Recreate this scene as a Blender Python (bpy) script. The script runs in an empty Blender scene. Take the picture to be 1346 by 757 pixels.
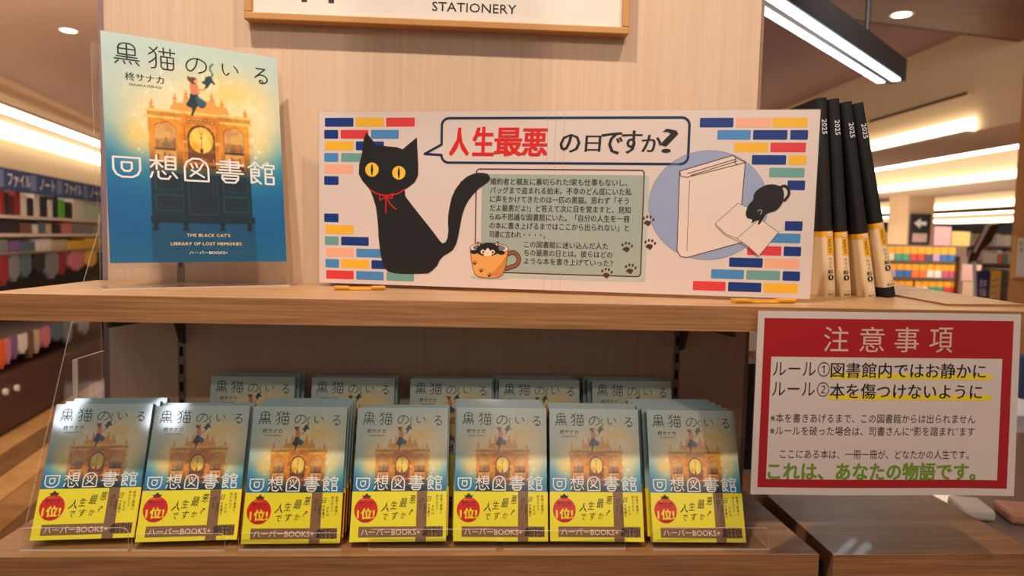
import bpy, bmesh, math, random
import numpy as np
from mathutils import Vector, Matrix
random.seed(7)
S = bpy.context.scene
COL = S.collection
W, H = 1346, 757
# ------------------------------------------------------------------ camera
YAW, PITCH, ROLL, CD, CH, FP = .0593, .0702, .0230, .7331, .0668, 925.8
_cy, _sy, _cp, _sp = math.cos(YAW), math.sin(YAW), math.cos(PITCH), math.sin(PITCH)
FW = Vector((_sy*_cp, _cy*_cp, -_sp)); _r = Vector((_cy, -_sy, 0)); _u = _r.cross(FW)
RT = math.cos(ROLL)*_r + math.sin(ROLL)*_u; UP = -math.sin(ROLL)*_r + math.cos(ROLL)*_u
CP = Vector((0, -CD, CH))
cam = bpy.data.objects.new('camera', bpy.data.cameras.new('camera')); COL.objects.link(cam)
m = Matrix((RT, UP, -FW)).transposed().to_4x4(); m.translation = CP; cam.matrix_world = m
cam.data.sensor_width = 36; cam.data.lens = FP/W*36; cam.data.clip_start = .02; cam.data.clip_end = 200
cam.data.dof.use_dof = True; cam.data.dof.focus_distance = .86; cam.data.dof.aperture_fstop = 6.0
S.camera = cam
# ------------------------------------------------------------------ world, exposure, lamps
wd = bpy.data.worlds.new('world'); S.world = wd; wd.use_nodes = True
wd.node_tree.nodes['Background'].inputs[0].default_value = (1, .86, .76, 1)
wd.node_tree.nodes['Background'].inputs[1].default_value = .19
S.view_settings.view_transform = 'Standard'; S.view_settings.look = 'None'
S.view_settings.gamma = 1; S.view_settings.use_curve_mapping = False
S.view_settings.exposure = 0.12
S.cycles.transparent_max_bounces = 32

def lamp(name, kind, loc, target, energy, color, size=.1, spot=60, blend=.6, sy=None):
    l = bpy.data.lights.new(name, kind); l.energy = energy; l.color = color
    if kind == 'AREA':
        l.size = size
        if sy: l.shape = 'RECTANGLE'; l.size_y = sy
    else: l.shadow_soft_size = size
    if kind == 'SPOT': l.spot_size = math.radians(spot); l.spot_blend = blend
    o = bpy.data.objects.new(name, l); COL.objects.link(o); o.location = loc
    o.rotation_euler = (Vector(target)-Vector(loc)).to_track_quat('-Z', 'Y').to_euler()
    return o
WARM = (1, .85, .70)
lamp('ceiling_spotlight', 'SPOT', (-.42, -.60, 1.50), (-.17, .1, 0), 66, WARM, .03, 75, .8)
lamp('ceiling_spotlight', 'SPOT', (.50, -.60, 1.50), (.12, .1, 0), 40, (1, .79, .60), .03, 75, .8)
lamp('ceiling_spotlight', 'SPOT', (0, -2.60, 1.50), (-.02, .2, .50), 62, (1, .80, .69), .03, 30, .6)  # added spot behind the camera, lights the panel around the blocker's shadow band
lamp('cold_lamp', 'AREA', (-1.33, -1.78, 1.20), (-.43, .1, -.14), 1.0, (.80, .90, 1), .07, sy=.14)
lamp('cold_lamp', 'AREA', (-.98, -1.76, 1.20), (-.33, .1, -.14), 1.0, (.80, .90, 1), .07, sy=.14)
lamp('store_fill', 'AREA', (-2.6, 2.6, 1.35), (-3.5, 5.5, -.4), 75, (1, .86, .72), 1.5)  # unseen fill lamps added to brighten the store background
lamp('store_fill', 'AREA', (5.65, 5.1, 1.10), (5.0, 9, -.2), 85, (1, .84, .66), .8)
lamp('store_fill', 'AREA', (2.6, 10, 1.10), (8, 14, 0), 260, (1, .84, .66), 3.0)
lamp('store_fill', 'AREA', (1.7, 1.5, 1.38), (3.0, 3.8, -.1), 26, (1, .84, .66), .8)  # extra fill added for the orange pillar and nearby signs
lamp('ceiling_fill', 'AREA', (2.2, 3.4, -1.1), (2.4, 3.4, 1.5), 13, (1, .84, .72), 2.4)  # unseen fills added low down to brighten the ceilings and beams
lamp('ceiling_fill', 'AREA', (5.2, 9.0, -1.0), (5.2, 9.0, 1.5), 60, (1, .86, .74), 3.5)
lamp('ceiling_fill', 'AREA', (-1.1, 2.9, -.9), (-2.2, 3.6, 1.5), 24, (1, .80, .66), 1.0)
lamp('aisle_light', 'AREA', (.6, -2.2, 1.3), (.1, .1, -.15), 6, (1, .80, .64), 1.2)

def raydir(x, y): return FW*FP + RT*(x-W/2) - UP*(y-H/2)
def at(x, y, X=None, Y=None, Z=None):
    d = raydir(x, y)
    i, v = [(k, q) for k, q in enumerate((X, Y, Z)) if q is not None][0]
    return CP + d*((v-CP[i])/d[i])

# ------------------------------------------------------------------ colours and materials
def lin(c):
    return tuple(((v/255)/12.92 if v/255 <= .04045 else ((v/255+.055)/1.055)**2.4) for v in c)
MATS = {}
def mat(name, c, rough=.6, metal=0, coat=0, noise=None, bump=0, emit=None, spec=.5):
    if name in MATS: return MATS[name]
    M = bpy.data.materials.new(name); M.use_nodes = True; nt = M.node_tree; b = nt.nodes['Principled BSDF']
    col = (*lin(c), 1)
    b.inputs['Base Color'].default_value = col; b.inputs['Roughness'].default_value = rough
    b.inputs['Metallic'].default_value = metal; b.inputs['Coat Weight'].default_value = coat
    b.inputs['Coat Roughness'].default_value = .05; b.inputs['Specular IOR Level'].default_value = spec
    if emit: b.inputs['Emission Color'].default_value = (*lin(c), 1); b.inputs['Emission Strength'].default_value = emit
    if noise or bump:
        tc = nt.nodes.new('ShaderNodeTexCoord'); n = nt.nodes.new('ShaderNodeTexNoise')
        n.inputs['Scale'].default_value = (noise[0] if noise else 200); n.inputs['Detail'].default_value = 4
        nt.links.new(tc.outputs['Object'], n.inputs['Vector'])
        if noise:
            r = nt.nodes.new('ShaderNodeMixRGB'); r.inputs[1].default_value = col
            r.inputs[2].default_value = (*[v*noise[1] for v in col[:3]], 1)
            nt.links.new(n.outputs['Fac'], r.inputs[0]); nt.links.new(r.outputs[0], b.inputs['Base Color'])
        if bump:
            bp = nt.nodes.new('ShaderNodeBump'); bp.inputs['Strength'].default_value = bump; bp.inputs['Distance'].default_value = .002
            nt.links.new(n.outputs['Fac'], bp.inputs['Height']); nt.links.new(bp.outputs[0], b.inputs['Normal'])
    MATS[name] = M; return M
def wood(name, c1, c2, scale, rough=.45, coat=0, fine=1.0, mul=.35):
    M = bpy.data.materials.new(name); M.use_nodes = True; nt = M.node_tree; b = nt.nodes['Principled BSDF']
    tc = nt.nodes.new('ShaderNodeTexCoord'); mp = nt.nodes.new('ShaderNodeMapping'); mp.inputs['Scale'].default_value = scale
    n = nt.nodes.new('ShaderNodeTexNoise'); n.inputs['Scale'].default_value = 1; n.inputs['Detail'].default_value = 7; n.inputs['Roughness'].default_value = .65
    n.inputs['Distortion'].default_value = .4
    n2 = nt.nodes.new('ShaderNodeTexNoise'); n2.inputs['Scale'].default_value = 4*fine; n2.inputs['Detail'].default_value = 5
    r = nt.nodes.new('ShaderNodeValToRGB'); r.color_ramp.elements[0].position = .36; r.color_ramp.elements[1].position = .64
    r.color_ramp.elements[0].color = (*lin(c2), 1); r.color_ramp.elements[1].color = (*lin(c1), 1)
    mx = nt.nodes.new('ShaderNodeMixRGB'); mx.blend_type = 'MULTIPLY'; mx.inputs[0].default_value = mul
    r2 = nt.nodes.new('ShaderNodeValToRGB'); r2.color_ramp.elements[0].position = .4; r2.color_ramp.elements[0].color = (.55, .5, .45, 1)
    r2.color_ramp.elements[1].position = .55
    L = nt.links.new
    L(tc.outputs['Object'], mp.inputs[0]); L(mp.outputs[0], n.inputs[0]); L(mp.outputs[0], n2.inputs[0])
    L(n.outputs['Fac'], r.inputs[0]); L(n2.outputs['Fac'], r2.inputs[0]); L(r.outputs[0], mx.inputs[1]); L(r2.outputs[0], mx.inputs[2])
    L(mx.outputs[0], b.inputs['Base Color']); b.inputs['Roughness'].default_value = rough; b.inputs['Coat Weight'].default_value = coat
    bp = nt.nodes.new('ShaderNodeBump'); bp.inputs['Strength'].default_value = .15; bp.inputs['Distance'].default_value = .001
    L(n2.outputs['Fac'], bp.inputs['Height']); L(bp.outputs[0], b.inputs['Normal'])
    return M
def clear(name, tint=(1, 1, 1), gloss=.05, edge=False):
    M = bpy.data.materials.new(name); M.use_nodes = True; nt = M.node_tree; nt.nodes.clear()
    o = nt.nodes.new('ShaderNodeOutputMaterial'); mx = nt.nodes.new('ShaderNodeMixShader')
    t = nt.nodes.new('ShaderNodeBsdfTransparent'); t.inputs[0].default_value = (*tint, 1)
    if edge:
        g = nt.nodes.new('ShaderNodeBsdfPrincipled'); g.inputs['Base Color'].default_value = (.9, .78, .66, 1); g.inputs['Roughness'].default_value = .25
        mx.inputs[0].default_value = edge
    else:
        g = nt.nodes.new('ShaderNodeBsdfGlossy'); g.inputs['Roughness'].default_value = gloss
        ge = nt.nodes.new('ShaderNodeNewGeometry'); dt = nt.nodes.new('ShaderNodeVectorMath'); dt.operation = 'DOT_PRODUCT'
        nt.links.new(ge.outputs['Incoming'], dt.inputs[0]); nt.links.new(ge.outputs['Normal'], dt.inputs[1])
        def mth(op, a, b=None):
            q = nt.nodes.new('ShaderNodeMath'); q.operation = op
            for k, v in enumerate((a, b)):
                if v is None: continue
                if isinstance(v, (int, float)): q.inputs[k].default_value = v
                else: nt.links.new(v, q.inputs[k])
            return q.outputs[0]
        fr = mth('ADD', mth('MULTIPLY', mth('POWER', mth('SUBTRACT', 1, mth('ABSOLUTE', dt.outputs['Value'])), 5), .9), .04)
        nt.links.new(fr, mx.inputs[0])
    nt.links.new(t.outputs[0], mx.inputs[1]); nt.links.new(g.outputs[0], mx.inputs[2]); nt.links.new(mx.outputs[0], o.inputs[0])
    return M
def glow(name, c, s):
    M = bpy.data.materials.new(name); M.use_nodes = True; nt = M.node_tree; nt.nodes.clear()
    o = nt.nodes.new('ShaderNodeOutputMaterial'); e = nt.nodes.new('ShaderNodeEmission')
    e.inputs[0].default_value = (*lin(c), 1); e.inputs[1].default_value = s; nt.links.new(e.outputs[0], o.inputs[0]); return M

M_top = wood('oak_top', (216, 172, 124), (190, 143, 98), (4, 60, 60), .38)
M_edge = wood('oak_edge', (186, 132, 84), (148, 100, 60), (6, 200, 340), .5, mul=.25)
M_panel = wood('maple_panel', (224, 194, 166), (217, 184, 154), (110, 110, 1.6), .6, mul=.07)
M_acr = clear('clear_acrylic'); M_acre = clear('acrylic_edge', edge=.55)
M_acr2 = clear('acrylic_edge_soft', edge=.3)
M_film = clear('laminate_film', gloss=.12)
M_steel = mat('grey_steel', (150, 130, 122), .45, .6)
M_slot = mat('slot_black', (14, 12, 12), .8)
M_brk = mat('bracket_grey', (92, 84, 80), .5, .5)
M_white = mat('print_white', (226, 208, 200), .45, coat=.3)
INK = {
 'navy': mat('ink_navy', (8, 52, 128), .45), 'yellow': mat('ink_yellow', (246, 186, 48), .45), 'red': mat('ink_red', (226, 60, 66), .45),
 'blue': mat('ink_blue', (74, 140, 200), .45), 'teal': mat('ink_teal', (112, 164, 158), .45), 'peach': mat('ink_peach', (246, 178, 148), .45),
 'black': mat('ink_black', (26, 24, 26), .45), 'dnavy': mat('ink_dark_navy', (14, 36, 70), .45), 'sred': mat('ink_bright_red', (222, 26, 22), .45),
 'brown': mat('ink_brown', (84, 46, 30), .45), 'mint': mat('ink_mint', (164, 176, 164), .5), 'mints': mat('ink_mint_shadow', (190, 198, 188), .5),
 'eye': mat('ink_eye', (250, 200, 60), .45), 'orange': mat('ink_orange', (238, 168, 88), .45), 'dorange': mat('ink_dark_orange', (214, 136, 66), .45),
 'cream': mat('ink_cream', (250, 226, 200), .45), 'lav': mat('ink_lavender', (160, 172, 206), .5, noise=(60, .86)), 'page': mat('ink_page', (236, 214, 200), .45),
 'crimson': mat('ink_crimson', (178, 14, 24), .4, coat=.4), 'green': mat('ink_green', (116, 152, 44), .45), 'hl': mat('ink_highlighter', (250, 220, 40), .45),
 'pink': mat('ink_pale_pink', (226, 190, 180), .45), 'grey': mat('ink_grey', (120, 118, 116), .5),
 'obi': mat('obi_yellow', (246, 230, 40), .35, coat=.5), 'obib': mat('obi_brown', (136, 98, 66), .35, coat=.5), 'obir': mat('obi_red', (216, 26, 14), .35, coat=.5),
 'w': mat('ink_white', (240, 238, 234), .4), 'sgrey': mat('ink_sage', (196, 204, 190), .5), 'oliv': mat('ink_olive_brown', (70, 52, 20), .5),
}

# ------------------------------------------------------------------ builders
def link(o, parent=None):
    COL.objects.link(o)
    if parent: o.parent = parent
    return o
def tag(o, label=None, cat=None, group=None, kind=None):
    if label: o['label'] = label
    if cat: o['category'] = cat
    if group: o['group'] = group
    if kind: o['kind'] = kind
    return o
def empty(name, loc=(0, 0, 0), rot=(0, 0, 0)):
    o = bpy.data.objects.new(name, None); o.empty_display_size = .05; o.location = loc; o.rotation_euler = rot
    return link(o)
class MB:
    def __init__(s): s.v = []; s.f = []; s.m = []; s.mats = []
    def mi(s, m):
        if m not in s.mats: s.mats.append(m)
        return s.mats.index(m)
    def add(s, vs, fs, m):
        k = len(s.v); s.v += [tuple(v) for v in vs]; s.f += [tuple(i+k for i in f) for f in fs]; s.m += [s.mi(m)]*len(fs)
    def box(s, a, b, m, me=None, thin=None):
        x0, y0, z0 = a; x1, y1, z1 = b
        vs = [(x0,y0,z0),(x1,y0,z0),(x1,y1,z0),(x0,y1,z0),(x0,y0,z1),(x1,y0,z1),(x1,y1,z1),(x0,y1,z1)]
        fs = {'z0':(3,2,1,0),'z1':(4,5,6,7),'y0':(0,1,5,4),'y1':(2,3,7,6),'x0':(3,0,4,7),'x1':(1,2,6,5)}
        if me is None: s.add(vs, list(fs.values()), m)
        else:
            big = [k for k in fs if k[0] == thin]; s.add(vs, [fs[k] for k in big], m); s.add(vs, [fs[k] for k in fs if k not in big], me)
    def prism(s, pts, axis, a, b, m, me=None):
        # pts 2D polygon extruded along axis from a to b
        def P(p, t): return {'x': (t, p[0], p[1]), 'y': (p[0], t, p[1]), 'z': (p[0], p[1], t)}[axis]
        n = len(pts); vs = [P(p, a) for p in pts]+[P(p, b) for p in pts]
        s.add(vs, [tuple(range(n))[::-1], tuple(range(n, 2*n))], m)
        s.add(vs, [(i, (i+1) % n, n+(i+1) % n, n+i) for i in range(n)], me or m)
    def tube(s, p, q, r, m, n=10, r2=None):
        p, q = Vector(p), Vector(q); d = (q-p).normalized(); a = d.orthogonal().normalized(); b = d.cross(a); r2 = r if r2 is None else r2
        vs = [p+(a*math.cos(t)+b*math.sin(t))*r for t in [i*2*math.pi/n for i in range(n)]]
        vs += [q+(a*math.cos(t)+b*math.sin(t))*r2 for t in [i*2*math.pi/n for i in range(n)]]
        s.add(vs, [tuple(range(n))[::-1], tuple(range(n, 2*n))]+[(i, (i+1) % n, n+(i+1) % n, n+i) for i in range(n)], m)
    def build(s, name, parent=None, bevel=0, loc=None):
        me = bpy.data.meshes.new(name); me.from_pydata(s.v, [], s.f)
        for mm in s.mats: me.materials.append(mm)
        me.polygons.foreach_set('material_index', s.m)
        bm = bmesh.new(); bm.from_mesh(me)
        bmesh.ops.recalc_face_normals(bm, faces=bm.faces)
        bm.to_mesh(me); bm.free(); me.update()
        o = bpy.data.objects.new(name, me); link(o, parent)
        if loc: o.location = loc
        if bevel:
            b = o.modifiers.new('bevel', 'BEVEL'); b.width = bevel; b.segments = 2; b.limit_method = 'ANGLE'
        return o
_tc = {}
def textmesh(body, off=0, font_shear=0, spacing=1.0, line=1.0):
    key = (body, off, font_shear, spacing, line)
    if key in _tc: return _tc[key]
    c = bpy.data.curves.new('t', 'FONT'); c.body = body; c.resolution_u = 2; c.offset = off; c.shear = font_shear
    c.space_character = spacing; c.space_line = line
    o = bpy.data.objects.new('t', c); COL.objects.link(o); bpy.context.view_layer.update()
    me = bpy.data.meshes.new_from_object(o.evaluated_get(bpy.context.evaluated_depsgraph_get()))
    v = np.array([(p.co.x, p.co.y) for p in me.vertices]).reshape(-1, 2); f = [tuple(p.vertices) for p in me.polygons]
    bpy.data.objects.remove(o); bpy.data.curves.remove(c); bpy.data.meshes.remove(me)
    _tc[key] = (v, f); return v, f
class Ink:
    """flat print: millimetre coordinates (x right, z up) on the sheet; each layer lies a hair in front"""
    def __init__(s, base=.1, step=.06, sc=.001): s.mb = MB(); s.base = base; s.step = step; s.sc = sc
    def P(s, x, z, l): return (x*s.sc, -(s.base+l*s.step)*.001, z*s.sc)
    def poly(s, pts, m, l=0):
        s.mb.add([s.P(x, z, l) for x, z in pts], [tuple(range(len(pts)))], m if not isinstance(m, str) else INK[m])
    def rect(s, x0, z0, x1, z1, m, l=0): s.poly([(x0, z0), (x1, z0), (x1, z1), (x0, z1)], m, l)
    def rr(s, x0, z0, x1, z1, r, n=5):
        p = []
        for cx, cz, a0 in ((x1-r, z1-r, 0), (x0+r, z1-r, 90), (x0+r, z0+r, 180), (x1-r, z0+r, 270)):
            for i in range(n+1):
                a = math.radians(a0+90*i/n); p.append((cx+r*math.cos(a), cz+r*math.sin(a)))
        return p
    def ell(s, cx, cz, rx, rz, m, l=0, n=28, rot=0):
        c, q = math.cos(rot), math.sin(rot)
        s.poly([(cx+c*rx*math.cos(t)-q*rz*math.sin(t), cz+q*rx*math.cos(t)+c*rz*math.sin(t)) for t in [i*2*math.pi/n for i in range(n)]], m, l)
    def stroke(s, pts, w, m, l=0, closed=False, joint=True):
        pts = list(pts)+([pts[0]] if closed else [])
        mm = INK[m] if isinstance(m, str) else m
        for i in range(len(pts)-1):
            (x0, z0), (x1, z1) = pts[i], pts[i+1]; d = math.hypot(x1-x0, z1-z0)
            if d < 1e-6: continue
            nx, nz = -(z1-z0)/d*w/2, (x1-x0)/d*w/2
            s.mb.add([s.P(x0+nx, z0+nz, l), s.P(x1+nx, z1+nz, l), s.P(x1-nx, z1-nz, l), s.P(x0-nx, z0-nz, l)], [(0, 1, 2, 3)], mm)
        if joint:
            for i, (x, z) in enumerate(pts):
                s.ell(x, z, w/2, w/2, mm, l+.25+.1*(i % 3), n=8)
    def glyph(s, strokes, x0, z0, x1, z1, w, m, l=0):
        for k, st in enumerate(strokes): s.stroke([(x0+a*(x1-x0), z0+b*(z1-z0)) for a, b in st], w, m, l+.03*(k % 4))
    def text(s, body, x0, x1, zc, m, size=None, off=0, l=0, shear=0, rot=0, fitz=None, spacing=1, line=1):
        bold = off if off > .006 else 0
        v, f = textmesh(body, 0, shear, spacing, line)
        if len(v) == 0: return
        lo, hi = v.min(0), v.max(0); k = (x1-x0)/(hi[0]-lo[0]); kz = k if size is None else size
        if fitz: kz = fitz/(hi[1]-lo[1])
        q = (v-(lo+hi)/2)*np.array([k, kz])
        if rot:
            c, t = math.cos(rot), math.sin(rot); q = np.stack([q[:, 0]*c-q[:, 1]*t, q[:, 0]*t+q[:, 1]*c], 1)
        cx = (x0+x1)/2; e = kz*bold
        for j_, (dx, dz) in enumerate([(0, 0)] if not bold else [(-e, 0), (e, 0)] if bold < .02 else [(-e, -e*.7), (e, -e*.7), (-e, e*.7), (e, e*.7), (0, 0)]):
            s.mb.add([s.P(cx+a+dx, zc+b+dz, l+j_*.22) for a, b in q], f, INK[m] if isinstance(m, str) else m)
    def build(s, name, parent): 
        me = bpy.data.meshes.new(name); me.from_pydata(s.mb.v, [], s.mb.f)
        for mm in s.mb.mats: me.materials.append(mm)
        me.polygons.foreach_set('material_index', s.mb.m); me.update()
        return link(bpy.data.objects.new(name, me), parent)
def smooth(pts, n=6, closed=True):
    """Catmull-Rom through the points"""
    out = []; N = len(pts)
    for i in range(N if closed else N-1):
        g = lambda k: pts[k % N] if closed else pts[min(max(k, 0), N-1)]
        p0, p1, p2, p3 = g(i-1), g(i), g(i+1), g(i+2)
        for j in range(n):
            t = j/n
            out.append(tuple(.5*((2*p1[a])+(-p0[a]+p2[a])*t+(2*p0[a]-5*p1[a]+4*p2[a]-p3[a])*t*t+(-p0[a]+3*p1[a]-3*p2[a]+p3[a])*t**3) for a in (0, 1)))
    if not closed: out.append(pts[-1])
    return out

# hand-made letter shapes of the cover title (unit box)
G = {
'黒': [[(.17,.45),(.17,.78),(.24,.9),(.38,.97),(.62,.97),(.76,.9),(.83,.78),(.83,.45),(.17,.45)],[(.17,.71),(.83,.71)],[(.5,.97),(.5,.22)],[(.1,.34),(.9,.34)],[(.02,.22),(.98,.22)],[(.16,.14),(.03,0)],[(.36,.14),(.42,.02)],[(.6,.14),(.67,.02)],[(.84,.14),(.97,0)]],
'猫': [[(.08,.95),(.24,.8)],[(.36,1),(.2,.78),(.04,.64)],[(.22,.84),(.30,.68),(.30,.22),(.26,.06),(.12,.02)],[(.29,.52),(.16,.36),(.04,.26)],[(.42,.82),(1,.82)],[(.58,1),(.58,.68)],[(.83,1),(.83,.68)],[(.48,.6),(.94,.6),(.94,.13),(.88,.03),(.54,.03),(.48,.13),(.48,.6)],[(.71,.6),(.71,.03)],[(.48,.33),(.94,.33)]],
'の': [smooth([(.55,.92),(.48,.5),(.3,.17),(.13,.14),(.03,.4),(.12,.72),(.35,.93),(.62,.95),(.9,.76),(.96,.46),(.85,.2),(.6,.04)],4,False)],
'い': [smooth([(.1,.9),(.09,.5),(.18,.16),(.32,.08),(.42,.25)],4,False),[(.72,.82),(.86,.62),(.93,.4)]],
'る': [[(.2,.95),(.78,.95),(.1,.35)]+smooth([(.1,.35),(.35,.52),(.62,.55),(.86,.42),(.9,.2),(.72,.04),(.5,.02),(.38,.1),(.44,.2),(.56,.18),(.64,.05)],3,False)],
'回': [[(.02,.95),(.98,.95),(.98,.38),(.88,.14),(.68,.02),(.32,.02),(.12,.14),(.02,.38),(.02,.95)],[(.32,.72),(.68,.72),(.68,.42),(.58,.3),(.42,.3),(.32,.42),(.32,.72)]],
'図': [[(.04,0),(.96,0),(.96,.6),(.88,.82),(.64,1),(.36,1),(.12,.82),(.04,.6),(.04,0)],[(.28,.75),(.36,.58)],[(.47,.8),(.53,.62)],[(.76,.78),(.6,.5),(.25,.2)],[(.3,.48),(.55,.33),(.78,.18)]],
'想': [[(.02,.78),(.48,.78)],[(.25,1),(.25,.42)],[(.25,.75),(.04,.5)],[(.25,.75),(.46,.52)],[(.58,.96),(.94,.96),(.94,.44),(.58,.44),(.58,.96)],[(.58,.79),(.94,.79)],[(.58,.62),(.94,.62)],[(.1,.28),(.02,.06)],[(.3,.32),(.3,.1),(.38,.02),(.66,.02),(.74,.14)],[(.46,.34),(.56,.22)],[(.82,.3),(.98,.08)]],
'書': [[(.16,.93),(.84,.93),(.84,.68),(.16,.68)],[(.0,.8),(1,.8)],[(.5,1.03),(.5,.42)],[(.1,.55),(.9,.55)],[(0,.42),(1,.42)],[(.2,.31),(.8,.31),(.8,.15),(.68,0),(.32,0),(.2,.15),(.2,.31)],[(.2,.17),(.8,.17)]],
'館': [[(.25,1),(.14,.84),(.0,.74)],[(.25,1),(.36,.86),(.5,.76)],[(.25,.84),(.25,.7)],[(.1,.66),(.4,.66),(.4,.38),(.1,.38),(.1,.66)],[(.1,.52),(.4,.52)],[(.1,.38),(.1,.04),(.3,.12)],[(.2,.3),(.46,.02)],[(.76,1),(.76,.88)],[(.56,.74),(.56,.88),(.98,.88),(.98,.74)],[(.64,.72),(.9,.72),(.9,.48),(.64,.48),(.64,.72)],[(.64,.48),(.64,.02)],[(.64,.34),(.96,.34),(.96,.02),(.64,.02)]],
}
# ------------------------------------------------------------------ printed cover illustration (painted on a fine grid, 105 x 148 mm)
def paint_cover():
    NX, NY, SS = 176, 248, 2
    nx, ny = (NX-1)*SS+1, (NY-1)*SS+1
    gx, gy = np.meshgrid(np.linspace(0, 105, nx), np.linspace(0, 148, ny))
    rng = np.random.RandomState(3)
    def nz(n):
        a = rng.rand(n+2, n+2); xi = gx/105*n; yi = gy/148*n; i = xi.astype(int); j = yi.astype(int); u = xi-i; v = yi-j
        u = u*u*(3-2*u); v = v*v*(3-2*v)
        return (a[j, i]*(1-u)+a[j, i+1]*u)*(1-v)+(a[j+1, i]*(1-u)+a[j+1, i+1]*u)*v
    im = np.zeros((ny, nx, 3))
    ky = [0, 30, 55, 72, 85, 105, 130, 148]
    kc = np.array([(190,214,208),(172,206,206),(124,186,200),(56,150,186),(14,120,170),(2,100,158),(4,94,150),(22,104,146)], float)
    for c in range(3): im[..., c] = np.interp(gy+(nz(6)-.5)*10, ky, kc[:, c])
    def blend(mask, col): 
        nonlocal im
        im = im*(1-mask[..., None])+np.array(col, float)*mask[..., None]
    def gl(cx, cy, rx, ry, col, s=1, p=2): blend(np.clip(s*np.exp(-(((gx-cx)/rx)**2+((gy-cy)/ry)**2)**(p/2)), 0, 1), col)
    gl(24, 58, 16, 22, (255, 222, 150), .95); gl(84, 54, 21, 28, (255, 226, 160), .95)
    gl(56, 44, 44, 26, (255, 236, 184), 1.0); gl(72, 34, 20, 14, (255, 214, 116), .85); gl(84, 44, 13, 10, (255, 238, 190), .7)
    gl(17, 66, 8, 9, (255, 214, 110), .7); gl(91, 66, 8, 12, (255, 226, 140), .5); gl(48, 40, 14, 9, (255, 236, 190), .6)
    n1 = nz(26); blend(np.clip((n1-.62)*2.2, 0, .5)*np.exp(-(((gx-60)/42)**2+((gy-42)/26)**2)), (255, 250, 220))
    def poly(pts, col, a=1):
        pts = np.array(pts, float); x0, y0 = pts.min(0); x1, y1 = pts.max(0)
        i0, i1 = np.searchsorted(gx[0], [x0, x1]); j0, j1 = np.searchsorted(gy[:, 0], [y0, y1]); i1 += 1; j1 += 1
        X = gx[j0:j1, i0:i1]; Y = gy[j0:j1, i0:i1]; ins = np.zeros(X.shape, bool); n = len(pts)
        for k in range(n):
            (xa, ya), (xb, yb) = pts[k], pts[(k+1) % n]
            if ya == yb: continue
            ins ^= ((ya > Y) != (yb > Y)) & (X < (xb-xa)*(Y-ya)/(yb-ya)+xa)
        im[j0:j1, i0:i1][ins] = im[j0:j1, i0:i1][ins]*(1-a)+np.array(col, float)*a
    def R(x0, y0, x1, y1, col, a=1): poly([(x0, y0), (x1, y0), (x1, y1), (x0, y1)], col, a)
    def E(cx, cy, rx, ry, col, a=1): poly([(cx+rx*math.cos(t), cy+ry*math.sin(t)) for t in np.linspace(0, 2*math.pi, 40)[:-1]], col, a)
    OR, LO, DO, BR = (244, 158, 44), (255, 212, 104), (180, 92, 18), (84, 38, 14)
    def finial(x, y, h, s=1):
        poly([(x, y-h), (x+.5*s, y-h*.6), (x+1.3*s, y-h*.45), (x+.7*s, y-h*.3), (x+1.6*s, y), (x-1.6*s, y), (x-.7*s, y-h*.3), (x-1.3*s, y-h*.45), (x-.5*s, y-h*.6)], (234, 150, 60))
    for x, y, h in ((26, 47, 8), (39.5, 42, 8), (46, 38, 7.5), (61.5, 38, 7.5), (67.5, 42, 7), (82, 47, 7)): finial(x, y, h, 1.1)
    poly([(36, 46), (38, 41), (44, 41), (45, 38), (63, 38), (64, 41), (70, 41), (72, 46)], (240, 168, 76))
    R(22, 46.5, 44, 48, LO); R(64, 46.5, 86, 48, LO); R(23, 48, 85, 51, (232, 158, 66)); R(21.5, 51, 86.5, 52.6, LO)
    for k in range(16): R(24+k*1.25, 48.4, 24.6+k*1.25, 50.6, BR, .35); R(66+k*1.2, 48.4, 66.6+k*1.2, 50.6, BR, .35)
    # wings and tower, warm above and dark below
    for x0, x1 in ((24, 44.5), (63.5, 84)):
        for k in range(46):
            y = 52.6+k*1.5; t = np.clip((y-70)/22, 0, 1); c = np.array(OR)*(1-t)+np.array((6, 44, 62))*t; R(x0, y, x1, y+1.6, c)
    for k in range(46):
        y = 46+k*1.65; t = np.clip((y-76)/14, 0, 1); c = np.array((238, 144, 40))*(1-t)+np.array((4, 36, 52))*t; R(42.5, y, 65.5, y+1.8, c)
    R(42.5, 46, 65.5, 48, LO); R(41.5, 44.5, 66.5, 46.2, (240, 170, 80)); R(45.5, 50, 62.5, 54.2, DO); R(46, 50.6, 62, 53.6, (226, 160, 72))
    for k in range(12): E(47.4+k*1.2, 52.1+.4*(-1)**k, .45, .8, BR, .6)
    for x in (43.2, 62.6): R(x, 54, x+2.2, 84, (236, 150, 54), .8); R(x+.8, 54, x+1.3, 84, DO, .8); R(x-.5, 66, x+2.7, 68, LO, .8)
    for x0 in (26.5, 67.5):
        w = 13; pts = [(x0, 58), (x0+2, 56), (x0+5, 55.5), (x0+6, 54.2), (x0+9, 54.2), (x0+10, 56), (x0+w, 58), (x0+w, 84), (x0, 84)]
        poly(pts, DO); poly([(a*.94+.06*(x0+6.5), b*.97+.03*70) for a, b in pts], (226, 168, 96))
        R(x0+.8, 66, x0+w-.8, 73, (150, 96, 60), .5)
        for k in range(9):
            hh = 3+rng.rand()*4.5; R(x0+1.2+k*1.25, 72-hh, x0+2.2+k*1.25, 72, [(120, 60, 40), (90, 80, 60), (190, 90, 40), (60, 84, 70)][rng.randint(4)], .75)
        R(x0+.5, 72, x0+w-.5, 73.6, (70, 40, 26))
        for k in range(8): R(x0+1.3+k*1.35, 75+rng.rand()*2, x0+2.4+k*1.35, 82, [(232, 130, 40), (200, 80, 40), (240, 170, 90), (90, 80, 50)][rng.randint(4)], .9)
        R(x0+.5, 82, x0+w-.5, 84, (60, 36, 26))
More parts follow.
